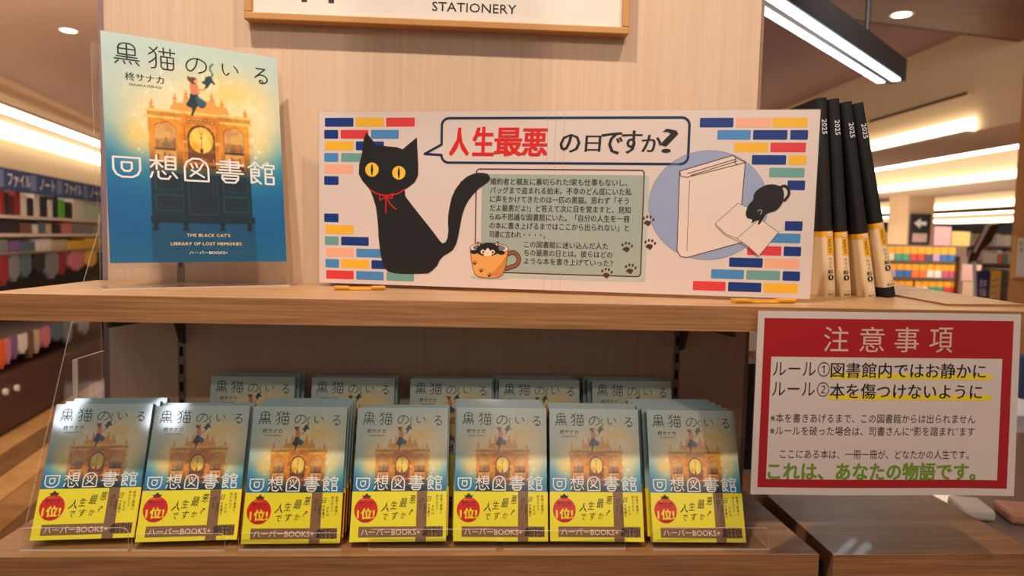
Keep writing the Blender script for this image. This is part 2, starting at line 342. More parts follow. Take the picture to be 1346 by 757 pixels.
    # clock in its arch
    arch = [(45.8, 84), (45.8, 64)]+[(54+8.2*math.cos(t), 64-9.2*math.sin(t)) for t in np.linspace(math.pi, 0, 20)]+[(62.2, 64), (62.2, 84)]
    poly(arch, BR); poly([(54+(a-54)*.93, 66+(b-66)*.95) for a, b in arch], (120, 66, 30))
    E(54, 65.2, 7.7, 9.4, (90, 54, 20)); E(54, 65.2, 7.3, 9, (250, 200, 60))
    E(53, 62, 5, 5.5, (255, 224, 110), .8); E(56, 68, 4, 4.5, (255, 232, 130), .6); E(51, 69, 3, 2.5, (232, 160, 30), .5)
    R(53.8, 60, 54.3, 72.4, (120, 80, 20)); R(53.2, 63.5, 54.9, 64.1, (120, 80, 20)); R(53.3, 71, 54.8, 74, (60, 40, 20))
    for k in range(9): R(46.8+k*1.7, 76.5+rng.rand()*1.5, 48+k*1.7, 80, [(150, 90, 50), (110, 70, 50), (190, 140, 90)][rng.randint(3)], .9)
    R(45.8, 80, 62.2, 82, (220, 140, 60), .8)
    for x0, x1, y0, y1 in ((26, 42, 88, 100), (66, 82, 88, 100), (45, 63, 88, 116), (26, 42, 103, 114), (66, 82, 103, 114)):
        R(x0, y0, x1, y1, (40, 84, 96), .55); R(x0+.8, y0+.8, x1-.8, y1-.8, (12, 34, 48), .9); R(x0+2.5, y0+2.5, x1-2.5, y1-2.5, (30, 66, 78), .5); R(x0+3.2, y0+3.2, x1-3.2, y1-3.2, (12, 36, 50), .9)
    R(23, 86.5, 85.5, 87.8, (60, 96, 100), .7); R(23, 117, 85.5, 121.5, (12, 38, 52)); R(23, 121.5, 85.5, 148, (16, 64, 88), .55)
    for x in (25, 42, 64, 81): poly([(x-1.5, 121), (x+2.5, 121), (x+1.8, 124.5), (x+2.8, 127), (x-1.6, 127), (x-.2, 124)], (10, 32, 44))
    n2 = nz(40); blend(np.clip((n2-.55)*1.2, 0, .12)*((gx > 23) & (gx < 86) & (gy > 46) & (gy < 84)), (96, 40, 10)); blend(np.clip((nz(18)-.5)*1.0, 0, .18)*((gx > 23) & (gx < 86) & (gy > 45) & (gy < 74)), (255, 222, 120))
    # stars
    for k in range(230):
        a = rng.rand()*6.28; r = 22+rng.rand()*24; x = 56+r*math.cos(a)*.95; y = 56+r*math.sin(a)*.95
        if 22 < x < 86 and y > 46 or not (0 < x < 104): continue
        q = .25+rng.rand()**3*.7; E(x, y, q, q, (255, 250, 214), .75)
    for x, y, q in ((86, 62, 2.4), (90, 70, 2), (21, 58, 2), (16, 52, 1.6), (92, 52, 2), (88, 40, 2), (70, 24, 1.4), (94, 78, 1.4), (18, 74, 1.4)):
        poly([(x, y-q), (x+q*.2, y-q*.2), (x+q, y), (x+q*.2, y+q*.2), (x, y+q), (x-q*.2, y+q*.2), (x-q, y), (x-q*.2, y-q*.2)], (255, 252, 226), .9)
    # woman in a skirt reaching for the cat
    poly(smooth([(49, 33), (52, 32.5), (54.5, 37), (58, 38.5), (57, 42), (54.5, 43), (53, 41.5), (51.5, 44), (49.5, 49), (48.6, 48.6), (49.4, 44), (46, 42), (47.8, 38)], 4), (24, 44, 62))
    poly(smooth([(52, 35), (57.8, 38.6), (56.5, 42), (53, 41)], 4), (54, 106, 126), .8)
    poly(smooth([(48.6, 27.5), (51, 26.2), (53.4, 27.6), (53.4, 31), (54.6, 33), (52.6, 34), (49.2, 34), (48.6, 31)], 4), (226, 138, 96))
    poly([(52.6, 30), (56.6, 29.6), (58.4, 27), (59.2, 27.6), (57.4, 30.8), (53, 31.6)], (232, 160, 116))
    poly(smooth([(47.6, 22), (49, 22.6), (51.4, 22.2), (53, 24), (52.8, 26.4), (50.6, 27.2), (48.6, 26), (47.4, 24)], 4), (112, 52, 34)); E(52.2, 25.2, 1.1, 1.3, (236, 170, 130))
    poly(smooth([(56, 24.5), (57.5, 24), (58, 22), (60, 20.4), (62, 20.6), (62.6, 23), (64, 25), (63.2, 25.8), (61.6, 24.6), (60.4, 26.6), (58.8, 29), (57.8, 28.6), (58, 26.6), (56.6, 26)], 4), (20, 58, 70))
    tail = smooth([(61.6, 21), (62.6, 18.5), (61.2, 15.6), (61.8, 13), (63, 11.8)], 5, False)
    for (a, b) in tail: E(a, b, .55, .6, (44, 116, 118))
    small = im[::SS, ::SS]
    # light anti-aliasing from the finer grid
    acc = small.copy(); cnt = 1
    p = np.pad(im, ((1, 1), (1, 1), (0, 0)), 'edge')
    for dy, dx in ((0, 1), (2, 1), (1, 0), (1, 2)): acc += p[dy:dy+ny, dx:dx+nx][::SS, ::SS]; cnt += 1
    c = np.clip(acc/cnt/255, 0, 1); c = np.where(c <= .04045, c/12.92, ((c+.055)/1.055)**2.4)
    xs = np.linspace(0, .105, NX); zs = np.linspace(.148, 0, NY); X, Z = np.meshgrid(xs, zs)
    v = np.stack([X, np.zeros_like(X), Z], -1).reshape(-1, 3)
    idx = np.arange(NX*NY).reshape(NY, NX); q = np.stack([idx[1:, :-1], idx[1:, 1:], idx[:-1, 1:], idx[:-1, :-1]], -1).reshape(-1, 4)
    me = bpy.data.meshes.new('illustration'); me.vertices.add(len(v)); me.vertices.foreach_set('co', v.ravel())
    me.loops.add(q.size); me.loops.foreach_set('vertex_index', q.ravel()); me.polygons.add(len(q))
    me.polygons.foreach_set('loop_start', np.arange(0, q.size, 4)); me.polygons.foreach_set('loop_total', np.full(len(q), 4)); me.update(calc_edges=True)
    ca = me.color_attributes.new('print', 'FLOAT_COLOR', 'POINT'); ca.data.foreach_set('color', np.concatenate([c.reshape(-1, 3), np.ones((NX*NY, 1))], 1).ravel())
    return me
def art_mat(name, rough, coat):
    M = bpy.data.materials.new(name); M.use_nodes = True; b = M.node_tree.nodes['Principled BSDF']; a = M.node_tree.nodes.new('ShaderNodeAttribute'); a.attribute_name = 'print'
    M.node_tree.links.new(a.outputs['Color'], b.inputs['Base Color']); b.inputs['Roughness'].default_value = rough; b.inputs['Coat Weight'].default_value = coat; b.inputs['Coat Roughness'].default_value = .06
    return M
ART = paint_cover(); ART.materials.append(art_mat('cover_print', .35, 1.0))
ART2 = ART.copy(); ART2.materials[0] = art_mat('poster_print', .45, .3)
def title_ink(k, base=.15, part=0):
    """title lettering, on a sheet scaled by k from 105 x 148"""
    t = Ink(base=base, step=.05, sc=.001*k)
    for ch, x0, x1, y0, y1 in (('黒', 6.5, 20.5, 5.5, 19.5), ('猫', 25, 40.5, 5.5, 20), ('の', 46.5, 59.5, 9, 19.5), ('い', 68, 79.5, 9.5, 18.5), ('る', 88.5, 98.5, 9.5, 20.5)):
        if part == 0: t.glyph(G[ch], x0, 148-y1, x1, 148-y0, .88, 'black')
    for ch, x0, x1, y0, y1 in (('回', 3.5, 18.5, 79.5, 93), ('想', 23.5, 39, 77.5, 93), ('図', 42.8, 58, 78, 93), ('書', 62.5, 79, 77.5, 93), ('館', 82.5, 99.5, 77.5, 93)):
        if part == 1: t.glyph(G[ch], x0, 148-y1, x1, 148-y0, 1.25, 'w', 2)
    if part == 2: t.text('柊サナカ', 12, 33.5, 148-27.2, 'black', off=.012); t.text('SANAKA HIIRAGI', 14.2, 32, 148-32.3, 'black')
    return t

# ------------------------------------------------------------------ SETTING
def struct(o): o['kind'] = 'structure'; return o
PY = .2177
b = MB(); b.box((-.474, PY, -1.0), (.384, PY+.018, 1.45), M_panel); pan = struct(b.build('wall_back'))
b = MB(); b.box((.384, PY-.001, -1.0), (.388, PY+.02, 1.45), mat('panel_edging', (150, 120, 100), .4)); struct(b.build('trim_1'))
b = MB(); b.box((-.482, PY+.002, -1.0), (-.4745, PY+.03, 1.45), mat('post_mauve', (150, 124, 122), .5)); b.box((-.496, PY+.03, .27), (-.4745, PY+.05, 1.45), mat('post_pink', (196, 158, 146), .6)); struct(b.build('trim_2'))
# slotted uprights with brackets
for n, X in enumerate((-.381, .287)):
    t = empty('slotted_upright', (X, PY, -.3)); tag(t, ('left' if n == 0 else 'right')+' slotted steel upright let into the back panel with its shelf bracket', 'upright', 'slotted uprights')
    b = MB(); b.box((-.0045, -.0012, -.5), (.0045, -.0002, .345), M_steel); b.build('channel', t)
    b = MB()
    for k in range(-6, 26):
        z = .012+k*.0236
        if .27 < z < .298 or z > .33: continue
        b.box((-.0022, -.0016, z), (.0022, -.0011, z+.0128), M_slot)
    s = b.build('slots', t)
    b = MB(); b.prism([(-.195, .271), (-.195, .264), (-.15, .262), (-.06, .258), (-.03, .25), (-.014, .222), (-.002, .218), (-.002, .271)], 'x', .002, .006, M_brk); b.build('bracket', t)
# upper shelf, its joined end board
SH = [(-.487, 0), (.66, 0), (.667, .074), (.755, .486), (.40, .486), (.40, PY-.0025), (-.487, PY-.0025)]
t = empty('display_shelf'); tag(t, 'oak-look upper shelf board with thick grained front edge carrying the posters', 'shelf')
b = MB(); b.prism(SH, 'z', -.0271, -.0003, M_edge); b.build('edge_board', t)
b = MB(); b.prism(SH, 'z', -.0003, .0, M_top); b.build('top_face', t)
t = empty('joining_board'); tag(t, 'thin pale board lying over the right end of the upper shelf beside the diaries', 'board')
b = MB(); b.prism([(.556, .055), (.664, .066), (.752, .48), (.63, .48)], 'z', .0002, .0022, M_top, M_edge); b.build('board', t)
# lower shelf boards
ZL = -.2776
def slab(name, poly, label, z, th=.04):
    t = empty(name); tag(t, label, 'shelf')
    b = MB(); b.prism(poly, 'z', z-th, z-.0004, M_edge2); b.build('edge_board', t)
    b = MB(); b.prism(poly, 'z', z-.0004, z, M_top2); b.build('top_face', t); return t
M_edge2 = wood('oak_edge_lower', (180, 126, 82), (144, 98, 60), (6, 200, 300), .5, mul=.25)
M_top2 = wood('oak_top_lower', (176, 128, 86), (150, 104, 66), (3, 50, 50), .30, coat=.15)
slab('display_shelf', [(-.512, .010), (.395, .010), (.389, .21), (-.512, .21)], 'lower oak-look shelf board holding the rows of paperbacks', ZL)
slab('display_shelf', [(.411, .009), (.655, .009), (.648, .30), (.415, .30)], 'bare lower shelf board right of the gap under the red sign', ZL)
b = MB(); b.box((.392, .03, ZL-.3), (.414, .21, ZL-.02), mat('gap_shade', (40, 26, 20), .8)); struct(b.build('trim_3'))  # dark filler standing in for the shade in the gap between boards

b = MB(); b.box((-.084, -1.12, .80), (.048, -1.08, 1.62), M_brk); struct(b.build('trim_11'))  # unseen blocker added behind the camera to cast the panel's shadow band
# ------------------------------------------------------------------ paperbacks
T = .0125
M_teal = mat('cover_teal', (150, 186, 188), .35, coat=.8); M_pages = mat('page_block', (228, 206, 172), .85, noise=(900, .8))
M_spine = mat('spine_teal', (140, 178, 182), .35, coat=.8)
def cover_mesh():
    b = MB(); w, h, t, c = .105, .148, T, .0006
    b.box((0, 0, 0), (w, c, h), M_teal); b.box((0, t-c, 0), (w, t, h), M_teal)
    pts = [(w-.001, 0)]+[(w-.001+.0012*math.sin(a), t/2-t/2*math.cos(a)) for a in np.linspace(0, math.pi, 7)]+[(w-.001, t)]
    b.prism(pts, 'z', 0, h, M_spine); return b
def obi_mesh():
    b = MB(); e = .00025
    b.box((-e, -e, -.0001), (.105+.0007, T+e, .0533), INK['obi']); return b
def make_obi_print():
    i = Ink(base=.32, step=.05)
    i.rect(72, 0, 83.5, 53.2, 'obib'); i.rect(9, 4.5, 102, 15.8, 'obib', 1)
    i.text('ハーパーBOOKS+', 12, 77, 10.2, 'cream', l=2, fitz=6.8); i.text('創刊!', 79.5, 101, 10.2, 'black', off=.02, l=2, fitz=9.5)
    for ch, x, z, s in (('人', 37, 36.5, 9), ('生', 46.5, 38.5, 8), ('最', 57, 41, 9), ('悪', 67.5, 44.5, 8), ('の', 77.5, 43.5, 5), ('日', 86, 45, 5), ('で', 38, 26, 6), ('す', 48.5, 27, 7.5), ('か', 57.5, 27.5, 6), ('?', 66, 31, 5)):
        i.text(ch, x-s/2, x+s/2, z, 'black', l=2, shear=.25, off=-.012, fitz=s*1.1)
    for k, tx in enumerate(('街角で黒猫に', '訊かれたら、', 'それは', '不思議な', '図書館への', '招待')):
        n = len(tx); x = 99.5-k*4.6; top = 50 if k < 2 else 40-1.5*(k == 2)
        i.text('\n'.join(tx), x-1.5, x+1.5, top-n*3.5/2, 'oliv', l=2, fitz=n*3.5-.6, line=1.0)
    o = i
    s = Ink(base=.45, step=.05)
    s.ell(16, 33.5, 13, 13.6, 'obir', n=36); s.text('1位!', 6.8, 25.5, 29.5, 'obi', off=.03, l=1, fitz=11)
    s.text('注目のミステリー', 10, 22, 44.4, 'obi', l=1, fitz=1.3); s.text('読みたい本', 8.5, 23.5, 41.2, 'black', l=1, off=.02, fitz=2.1); s.text('ランキング', 9, 23, 38.4, 'black', l=1, off=.02, fitz=1.8)
    s.poly([(11, 49.5), (13, 48.6), (16, 51.5), (19, 48.6), (21, 49.5), (19.8, 46.6), (12.2, 46.6)], 'oliv', 2); s.stroke([(10.5, 22), (21.5, 22)], .5, 'black', 1)
    return o, s
def paperback(full):
    r = empty('paperback_book')
    cover_mesh().build('cover', r)
    b = MB(); b.box((.0015, .0006, .001), (.104, T-.0006, .147), M_pages); b.build('page_block', r)
    obi = obi_mesh().build('paper_band', r)
    i = Ink(base=-105.9, step=0, sc=.001)   # red spine of the band
    b = MB(); b.box((.1056, .0002, .0001), (.1061, T-.0002, .0531), INK['crimson']); b.build('band_spine', obi)
    if full:
        a = link(bpy.data.objects.new('illustration', ART), r); a.location = (0, -.00012, 0)
        for q_, n_ in enumerate(('title_lettering', 'white_title_lettering', 'author_lettering')): title_ink(1, .2, q_).build(n_, r)
        o, s = make_obi_print(); 
        o.build('band_lettering', obi); s.build('round_seal', obi)
    return r
def kids(o): return [c for c in bpy.data.objects if c.parent == o]
def dup(o, parent=None):
    c = o.copy(); COL.objects.link(c); c.parent = parent
    for k in kids(o): dup(k, c)
    return c
proto = {True: None, False: None, 'top': None}
def paperback_top():
    r = paperback(False); r.name = 'paperback_book'
    a = link(bpy.data.objects.new('illustration', ART), r); a.location = (0, -.00012, 0)
    for q_, n_ in enumerate(('title_lettering', 'white_title_lettering', 'author_lettering')): title_ink(1, .2, q_).build(n_, r)
    return r
def place_book(kind, loc, lean, yaw, label, group, roll=0):
    if proto[kind] is None:
        r = paperback(kind) if kind != 'top' else paperback_top(); proto[kind] = r
    else: r = dup(proto[kind])
    r.location = loc; r.rotation_euler = (-lean, -roll, yaw); tag(r, label, 'book', group); return r
ordn = ['leftmost', 'second from left', 'third from left', 'fourth from left', 'fifth from left', 'sixth from left', 'rightmost']
ordb = ['leftmost', 'second', 'third', 'fourth', 'fifth', 'sixth', 'seventh']
front = [  # x, y, yaw, lean, roll, copies behind, x shift per copy
 (-.4684, .033, .075, .44, 0, 2, .003), (-.3562, .0285, .06, .44, 0, 1, .002), (-.2434, .026, .02, .34, -.004, 3, .001),
 (-.1273, .028, .0, .42, .008, 1, .0015), (-.0136, .031, -.02, .37, .002, 3, -.0012), (.0950, .030, -.03, .38, .003, 2, .0005), (.2110, .027, -.03, .39, .004, 4, -.0028)]
for n, (x, y, a, l, ro, c, dx) in enumerate(front):
    z = ZL+.0026+T*math.sin(l)
    place_book(True, (x, y, z), l, a, 'teal and yellow-banded paperback leaning at the front, '+ordn[n]+' of the row', 'front row of paperbacks', ro)
    for k in range(c):
        s = (T+.0012)/math.cos(l)*(k+1)
        place_book(False, (x-s*math.sin(a)+dx*(k+1), y+s*math.cos(a), z), l, a, 'paperback copy, %s one back behind the %s front book' % (['first', 'second', 'third', 'fourth'][k], ordb[n]), 'paperback copies behind the front row', ro)
# back row stands a little higher on acrylic steps
back = [(at(px, 497, Y=.175).x, 0) for px in (279, 411, 540, 656, 778)]
lb = .20
for n, (x, a) in enumerate(back):
    z = -.1165-.148*math.cos(lb); y = .172-.148*math.sin(lb)
    place_book('top', (x, y, z), lb, a, 'paperback in the shaded back row, %s from the left' % ordb[n].replace('leftmost', 'first'), 'back row of paperbacks')
    for k in range(2 if n in (0, 3, 4) else 1):
        s = (T+.0008)/math.cos(lb)*(k+1)
        place_book(False, (x+(.003 if n < 3 else -.004)*(k+1), y+s, z), lb, a, 'paperback copy %s back behind the %s book of the back row' % (('one', 'two')[k], ordb[n].replace('leftmost', 'first')), 'paperback copies behind the back row')
# clear acrylic book stands
def stand(x0, x1, yf, lip, label):
    t = empty('acrylic_book_stand', (x0, yf, ZL)); tag(t, label, 'stand', 'acrylic stands under the front books'); w = x1-x0
    b = MB(); b.box((0, 0, .0002), (w, .085, .0022), M_acr, M_acre, 'z'); b.build('base_plate', t)
    b = MB(); r = .006
    pts = [(0, .0022), (w, .0022)]+[(w-r+r*math.cos(q), lip-r+r*math.sin(q)) for q in np.linspace(0, math.pi/2, 5)]+[(r-r*math.sin(q), lip-r+r*math.cos(q)) for q in np.linspace(0, math.pi/2, 5)]
    b.prism(pts, 'y', 0, .0018, M_acr, M_acre); b.build('front_lip', t)
for n, (px0, px1, lip) in enumerate(((32, 174, .026), (178, 300, .020), (316, 452, .020), (485, 653, .024), (661, 822, .022), (856, 1010, .026))):
    p0, p1 = at(px0, 721, Z=ZL), at(px1, 721, Z=ZL)
    stand(p0.x, p1.x-.001, .0225 if n not in (1, 5) else (.0215 if n == 1 else .0203), lip, ['clear acrylic book stand at the far left of the lower shelf', 'clear acrylic stand under the second front book', 'clear acrylic stand under the third front book', 'clear acrylic stand spanning under the fourth and fifth front books', 'clear acrylic stand with glare under the sixth front book', 'clear acrylic stand sticking out right of the last front book'][n])
t = empty('acrylic_riser', (-.35, .137, ZL)); tag(t, 'clear acrylic step lifting the back row of paperbacks', 'riser')
b = MB(); b.box((0, 0, .0125), (.645, .072, .0145), M_acr, M_acre, 'z'); b.build('step_top', t)
b = MB(); b.box((0, 0, .0002), (.002, .072, .0125), M_acr); b.box((.643, 0, .0002), (.645, .072, .0125), M_acr); b.build('step_side', t)

# ------------------------------------------------------------------ left poster in its acrylic stand
KP = .193/.105
pl = empty('book_poster', (-.3937, .0612, .0298), (-.12, -.010, .56)); tag(pl, 'teal and gold book-cover poster with glowing clock cabinet, propped up at the left', 'poster')
b = MB(); b.box((0, 0, 0), (.193, .0004, .148*KP*.945), mat('paper_white', (226, 222, 214), .6)); b.build('sheet', pl)
a = link(bpy.data.objects.new('illustration', ART2), pl); a.scale = (KP, 1, KP*.945); a.location = (0, -.00015, 0)
for q_, n_ in enumerate(('title_lettering', 'white_title_lettering', 'author_lettering')): title_ink(KP, .3, q_).build(n_, pl).scale = (1, 1, .945)
i = Ink(base=.3, step=.05, sc=.001*KP)
i.text('THE BLACK CAT’S', 43, 69, 18.2, mat('ink_gold', (244, 218, 150), .4), off=.012, spacing=1.1); i.text('LIBRARY OF LOST MEMORIES', 33.5, 76, 12.4, MATS['ink_gold'], off=.012, spacing=1.1)
i.text('ハーパーBOOKS+', 44, 67, 6.5, 'w', fitz=2.2); o = i.build('caption_lettering', pl); o.scale = (1, 1, .945)
st = empty('acrylic_poster_stand', (-.3937, .0612, 0), (0, 0, .56)); tag(st, 'clear acrylic L-shaped stand holding the left cover poster', 'stand')
b = MB(); b.box((-.009, .0035, .0), (.196, .0055, .275), M_acr, M_acre, 'y'); o = b.build('back_sheet', st); o.rotation_euler = (-.12, -.01, 0)
b = MB(); b.box((-.009, -.004, .0005), (.196, .036, .0025), M_acr, M_acre, 'z'); b.build('foot_plate', st)
b = MB(); b.box((-.009, -.0018, .024), (.196, -.0003, .044), M_acr, M_acre, 'y'); o = b.build('front_pocket', st); o.rotation_euler = (-.12, -.01, 0)

# acrylic side screens left of the shelves
t = empty('acrylic_side_screen', (-.5155, 0, 0)); tag(t, 'large clear acrylic screen with slanting front edge at the left end of the shelves', 'screen')
pA, pB, pC = at(33, 692, X=-.5155), at(94, 424, X=-.5155), at(130, 300, X=-.5155)
b = MB(); b.prism([(pA.y, pA.z), (.28, pA.z), (.28, pC.z+.02), (pC.y, pC.z), (pB.y, pB.z)], 'x', -.0007, .0007, M_acr, M_acr2); b.build('screen', t)
t = empty('acrylic_box', (-.50, 0, 0)); tag(t, 'small clear acrylic box with thick edges behind the leftmost books', 'box')
qa, qb = at(97, 473, X=-.50), at(137, 461, X=-.50)
b = MB(); b.prism([(qa.y, ZL+.001), (qb.y+.03, ZL+.001), (qb.y+.03, qa.z), (qa.y, qa.z)], 'x', -.002, .001, M_acr, M_acre); b.build('side_sheet', t)
b = MB(); b.box((-.0005, qa.y, ZL+.001), (.004, qa.y+.003, qa.z), M_acre); b.build('corner_post', t)

# ------------------------------------------------------------------ long banner with the black cat
ba = empty('cat_banner', (-.1951, .1871, .0045), (.0129, 0, -.2115)); tag(ba, 'long laminated banner with black cat, speech bubble and coloured bricks on the upper shelf', 'sign')
b = MB()
for x0, x1 in ((.0005, .3009), (.3011, .6025)): b.box((x0, 0, 0), (x1, .0006, .2165), M_white)
b.build('sheet', ba)
b = MB(); M_tp = mat('tape_edge', (196, 176, 164), .3, coat=.6)
for x_ in (.2915, .3008, .3115): b.box((x_, -.0002, .0), (x_+.0004, -.00005, .2165), M_tp)
b.build('tape_strip', ba)
b = MB(); b.box((-.0015, -.0016, -.0006), (.6045, -.0013, .218), M_film) if False else b.box((-.0015, .0002, -.0006), (0, .0006, .218), M_film); b.box((.603, .0002, -.0006), (.6045, .0006, .218), M_film); b.box((0, .0002, .2167), (.603, .0006, .218), M_film); b.build('laminate_rim', ba)
def brick(x0, x1, zt, c):
    i = Ink(base=.1, step=.04); i.poly(i.rr(x0, zt-11, x1, zt, 1.2, 3), c); i.build('printed_brick', ba)
for zt, row in ((208.9, ((8.4,46.2,'navy'),(49,86,'yellow'),(89,126,'red'))), (193.9, ((7.4,26,'navy'),(29.3,66,'red'),(69.3,105.5,'blue'))), (179.6, ((8.4,46.3,'yellow'),(49.5,86.3,'navy'))),
                (165, ((7.4,26.2,'blue'),(30,66,'teal'))), (150.4, ((8.4,46.4,'peach'),)), (136, ((7.3,26.6,'navy'),)), (88.8, ((7.3,26.6,'navy'),)), (74, ((9,47,'yellow'),)),
                (59.7, ((8.3,26.6,'teal'),(30.1,67,'navy'))), (45, ((9.6,47,'peach'),(50.5,87.5,'blue'))), (30.7, ((9,27.3,'blue'),(30.2,67.5,'yellow'),(70.7,96,'navy'))), (16.3, ((10,47,'red'),(50.5,87,'blue'),(90.5,126.8,'teal'))),
                (207.5, ((469.7,507.6,'navy'),(510.3,549,'peach'),(550.5,589,'yellow'))), (193.5, ((490,527.4,'blue'),(530,568,'navy'),(571,590.4,'navy'))), (179.3, ((509.6,547.5,'yellow'),(550,588.8,'red'))),
                (165, ((530,568,'navy'),(570.5,590.2,'yellow'))), (150.6, ((550,588.8,'teal'),)), (136.3, ((570.8,590.2,'navy'),)), (89.6, ((570.4,589.9,'navy'),)), (75.3, ((550,588.3,'blue'),)),
                (60.3, ((529.7,568,'red'),(570.6,589.8,'navy'))), (45.9, ((510,547.9,'navy'),(550,588.2,'peach'))), (31.6, ((490,527.4,'blue'),(530,567.9,'teal'),(570.8,590.1,'navy'))), (17, ((469.6,507.2,'red'),(510,547.7,'navy'),(550.4,588.6,'yellow')))):
    for x0, x1, c in row: brick(x0, x1, zt, c)
# speech bubble
i = Ink(base=.2, step=.04)
out = i.rr(160.5, 154, 458, 208, 9, 6); n0 = 12   # left edge gets the pointer
out = [p for p in out]
k = [j for j in range(len(out)) if abs(out[j][0]-160.5) < .01]
bub = out[:k[0]+1]+[(160.5, 176), (139, 164.5), (160.5, 163.2)]+out[k[-1]:]
i.stroke(bub, 3, 'dnavy', 0, closed=True)
i.build('speech_bubble', ba)
i = Ink(base=.3, step=.04)
for ch, x0, x1, z0, z1, m_ in (('人', 171, 194, 163, 196, 'sred'), ('生', 200, 225, 163, 197, 'sred'), ('最', 227, 260, 163, 196, 'sred'), ('悪', 261, 291, 163, 195, 'sred'),
                      ('の', 307, 331, 167, 189, 'black'), ('日', 337, 356, 168, 187, 'black'), ('で', 357, 381, 165, 191, 'black'), ('す', 381, 404, 166, 193, 'black'), ('か', 404, 427, 168, 188, 'black'), ('?', 427, 445, 167, 195, 'black')):
    i.text(ch, x0, x1, (z0+z1)/2, m_, off=.026 if m_ == 'sred' else .019, shear=.04, fitz=z1-z0)
i.build('headline_lettering', ba)
# text panel
i = Ink(base=.12, step=.04)
i.poly(i.rr(212, 13.5, 414, 140.5, 3), 'mints', 0); i.poly(i.rr(212, 20, 408, 140.5, 2), 'mint', 1)
i.stroke(i.rr(205, 20, 408, 146.5, 4), 1.5, 'brown', 2, closed=True)
i.build('text_panel', ba)
i = Ink(base=.32, step=.04)
L1 = ['婚約者と親友に裏切られた!家も仕事もないし、', 'バッグまで盗まれる始末。不幸のどん底にいた私', 'に声をかけてきたのは一匹の黒猫。思わず「そう', 'だよ最悪だよ!」と答えて次に目を覚ますと、見知', 'らぬ不思議な図書館にいた。「自分の人生を一冊', 'の本に書き上げるまではここから出られない」と', '司書に言われ・・・・。']
X1 = [388.6, 394, 391, 393.5, 392.7, 392.4, 292]
for n, (tx, x1) in enumerate(zip(L1, X1)): i.text(tx, 222.6, x1, 131.6-n*10.75, 'black', off=.013, fitz=8.4)
for n, (tx, x1) in enumerate((('この図書館に迷い込んだ人た', 368.4), ('ちの最悪の日とは。彼らはどの', 373.6), ('ような本を書き上げていった？', 374.6))): i.text(tx, 266.4, x1, 55.5-n*10.2, 'black', off=.013, fitz=8)
i.build('story_lettering', ba)
# paws
i = Ink(base=.36, step=.04)
def paw(x, z, s, c='brown'):
    i.poly(smooth([(x-4*s, z-1.5*s), (x-1*s, z+1.2*s), (x+3.4*s, z+.2*s), (x+3*s, z-2.5*s), (x+1*s, z-4.6*s), (x-1.6*s, z-3.2*s)], 4), c)
    for a, q in ((-4.2, 3.4), (-.6, 5.4), (3, 5), (6, 2.2)): i.ell(x+a*s, z+q*s, 1.15*s, 1.7*s, c, n=12, rot=-.3)
for x, z in ((414, 86), (390, 54), (417, 58), (367, 22), (395, 28)): paw(x, z, 1.1)
i.build('paw_prints', ba)
# big black cat
i = Ink(base=.4, step=.04)
i.poly([(54,151),(53.6,139),(58,131),(68.2,120),(72.7,109.7),(76.5,97),(78,86.8),(79.5,70),(79.9,60.5),(82,44),(84.5,31),(88,22),(92.2,17.1),(101,15),(112.9,14.4),(130,15),(145.2,16),(151,20),(156.9,26.2),(160,33),(165.2,38.9),(171,42),(176.8,46.4),(181,54),(183.3,62.8),(185.5,76),(187.8,88.8),(191,99),(195.8,108.2),(202,116),(208.7,122.8),(215,127),(220.4,130.9),(222.5,134.5),(221.5,137.9),(219,140.6),(214.9,141.6),(208,142),(201.8,140.9),(193,137),(185.5,130.5),(178.5,121),(174.2,111.1),(171.5,99),(169.9,88.5),(170,78),(170.5,69),(169.5,61),(167.3,55.9),(163.3,54.2),(160,57),(153,66),(142.8,78.2),(129.2,94.2),(121,104),(114.8,111.9),(113.7,120),(121,125),(127.1,129.9),(131,138),(131,151),(129.8,168),(128.9,184.6),(119,177),(110.9,170.1),(103,172.6),(94.6,173.3),(85,174.2),(76.9,174.2),(70,183),(63.1,191),(60,183),(58.7,173.2),(57.4,163)], 'black')
for cx, cz, rx, rz in ((70.9, 144.6, 8.8, 8.8), (106, 141, 8.6, 8.4)):
    i.ell(cx, cz, rx, rz, 'eye', 1); i.poly(smooth([(cx, cz-7.5), (cx+1.5, cz), (cx, cz+7.5), (cx-1.5, cz)], 5), 'black', 2)
i.stroke(smooth([(68.2, 120.1), (77.9, 114.7), (91.6, 112.6), (105.2, 115.4), (113.7, 120.7)], 5, False), 1.5, 'sred', 2)
for l_ in ([(89.5, 111.5), (81, 113.7), (81.5, 106.6), (89.2, 110.5)], [(89.5, 111), (98.4, 115), (97.5, 109), (89.5, 111)], [(89.5, 111), (89.3, 90.3)], [(89.8, 111), (95, 102), (102.6, 95.4)]): i.stroke(l_, 1.3, 'sred', 2.2)
i.build('black_cat', ba)
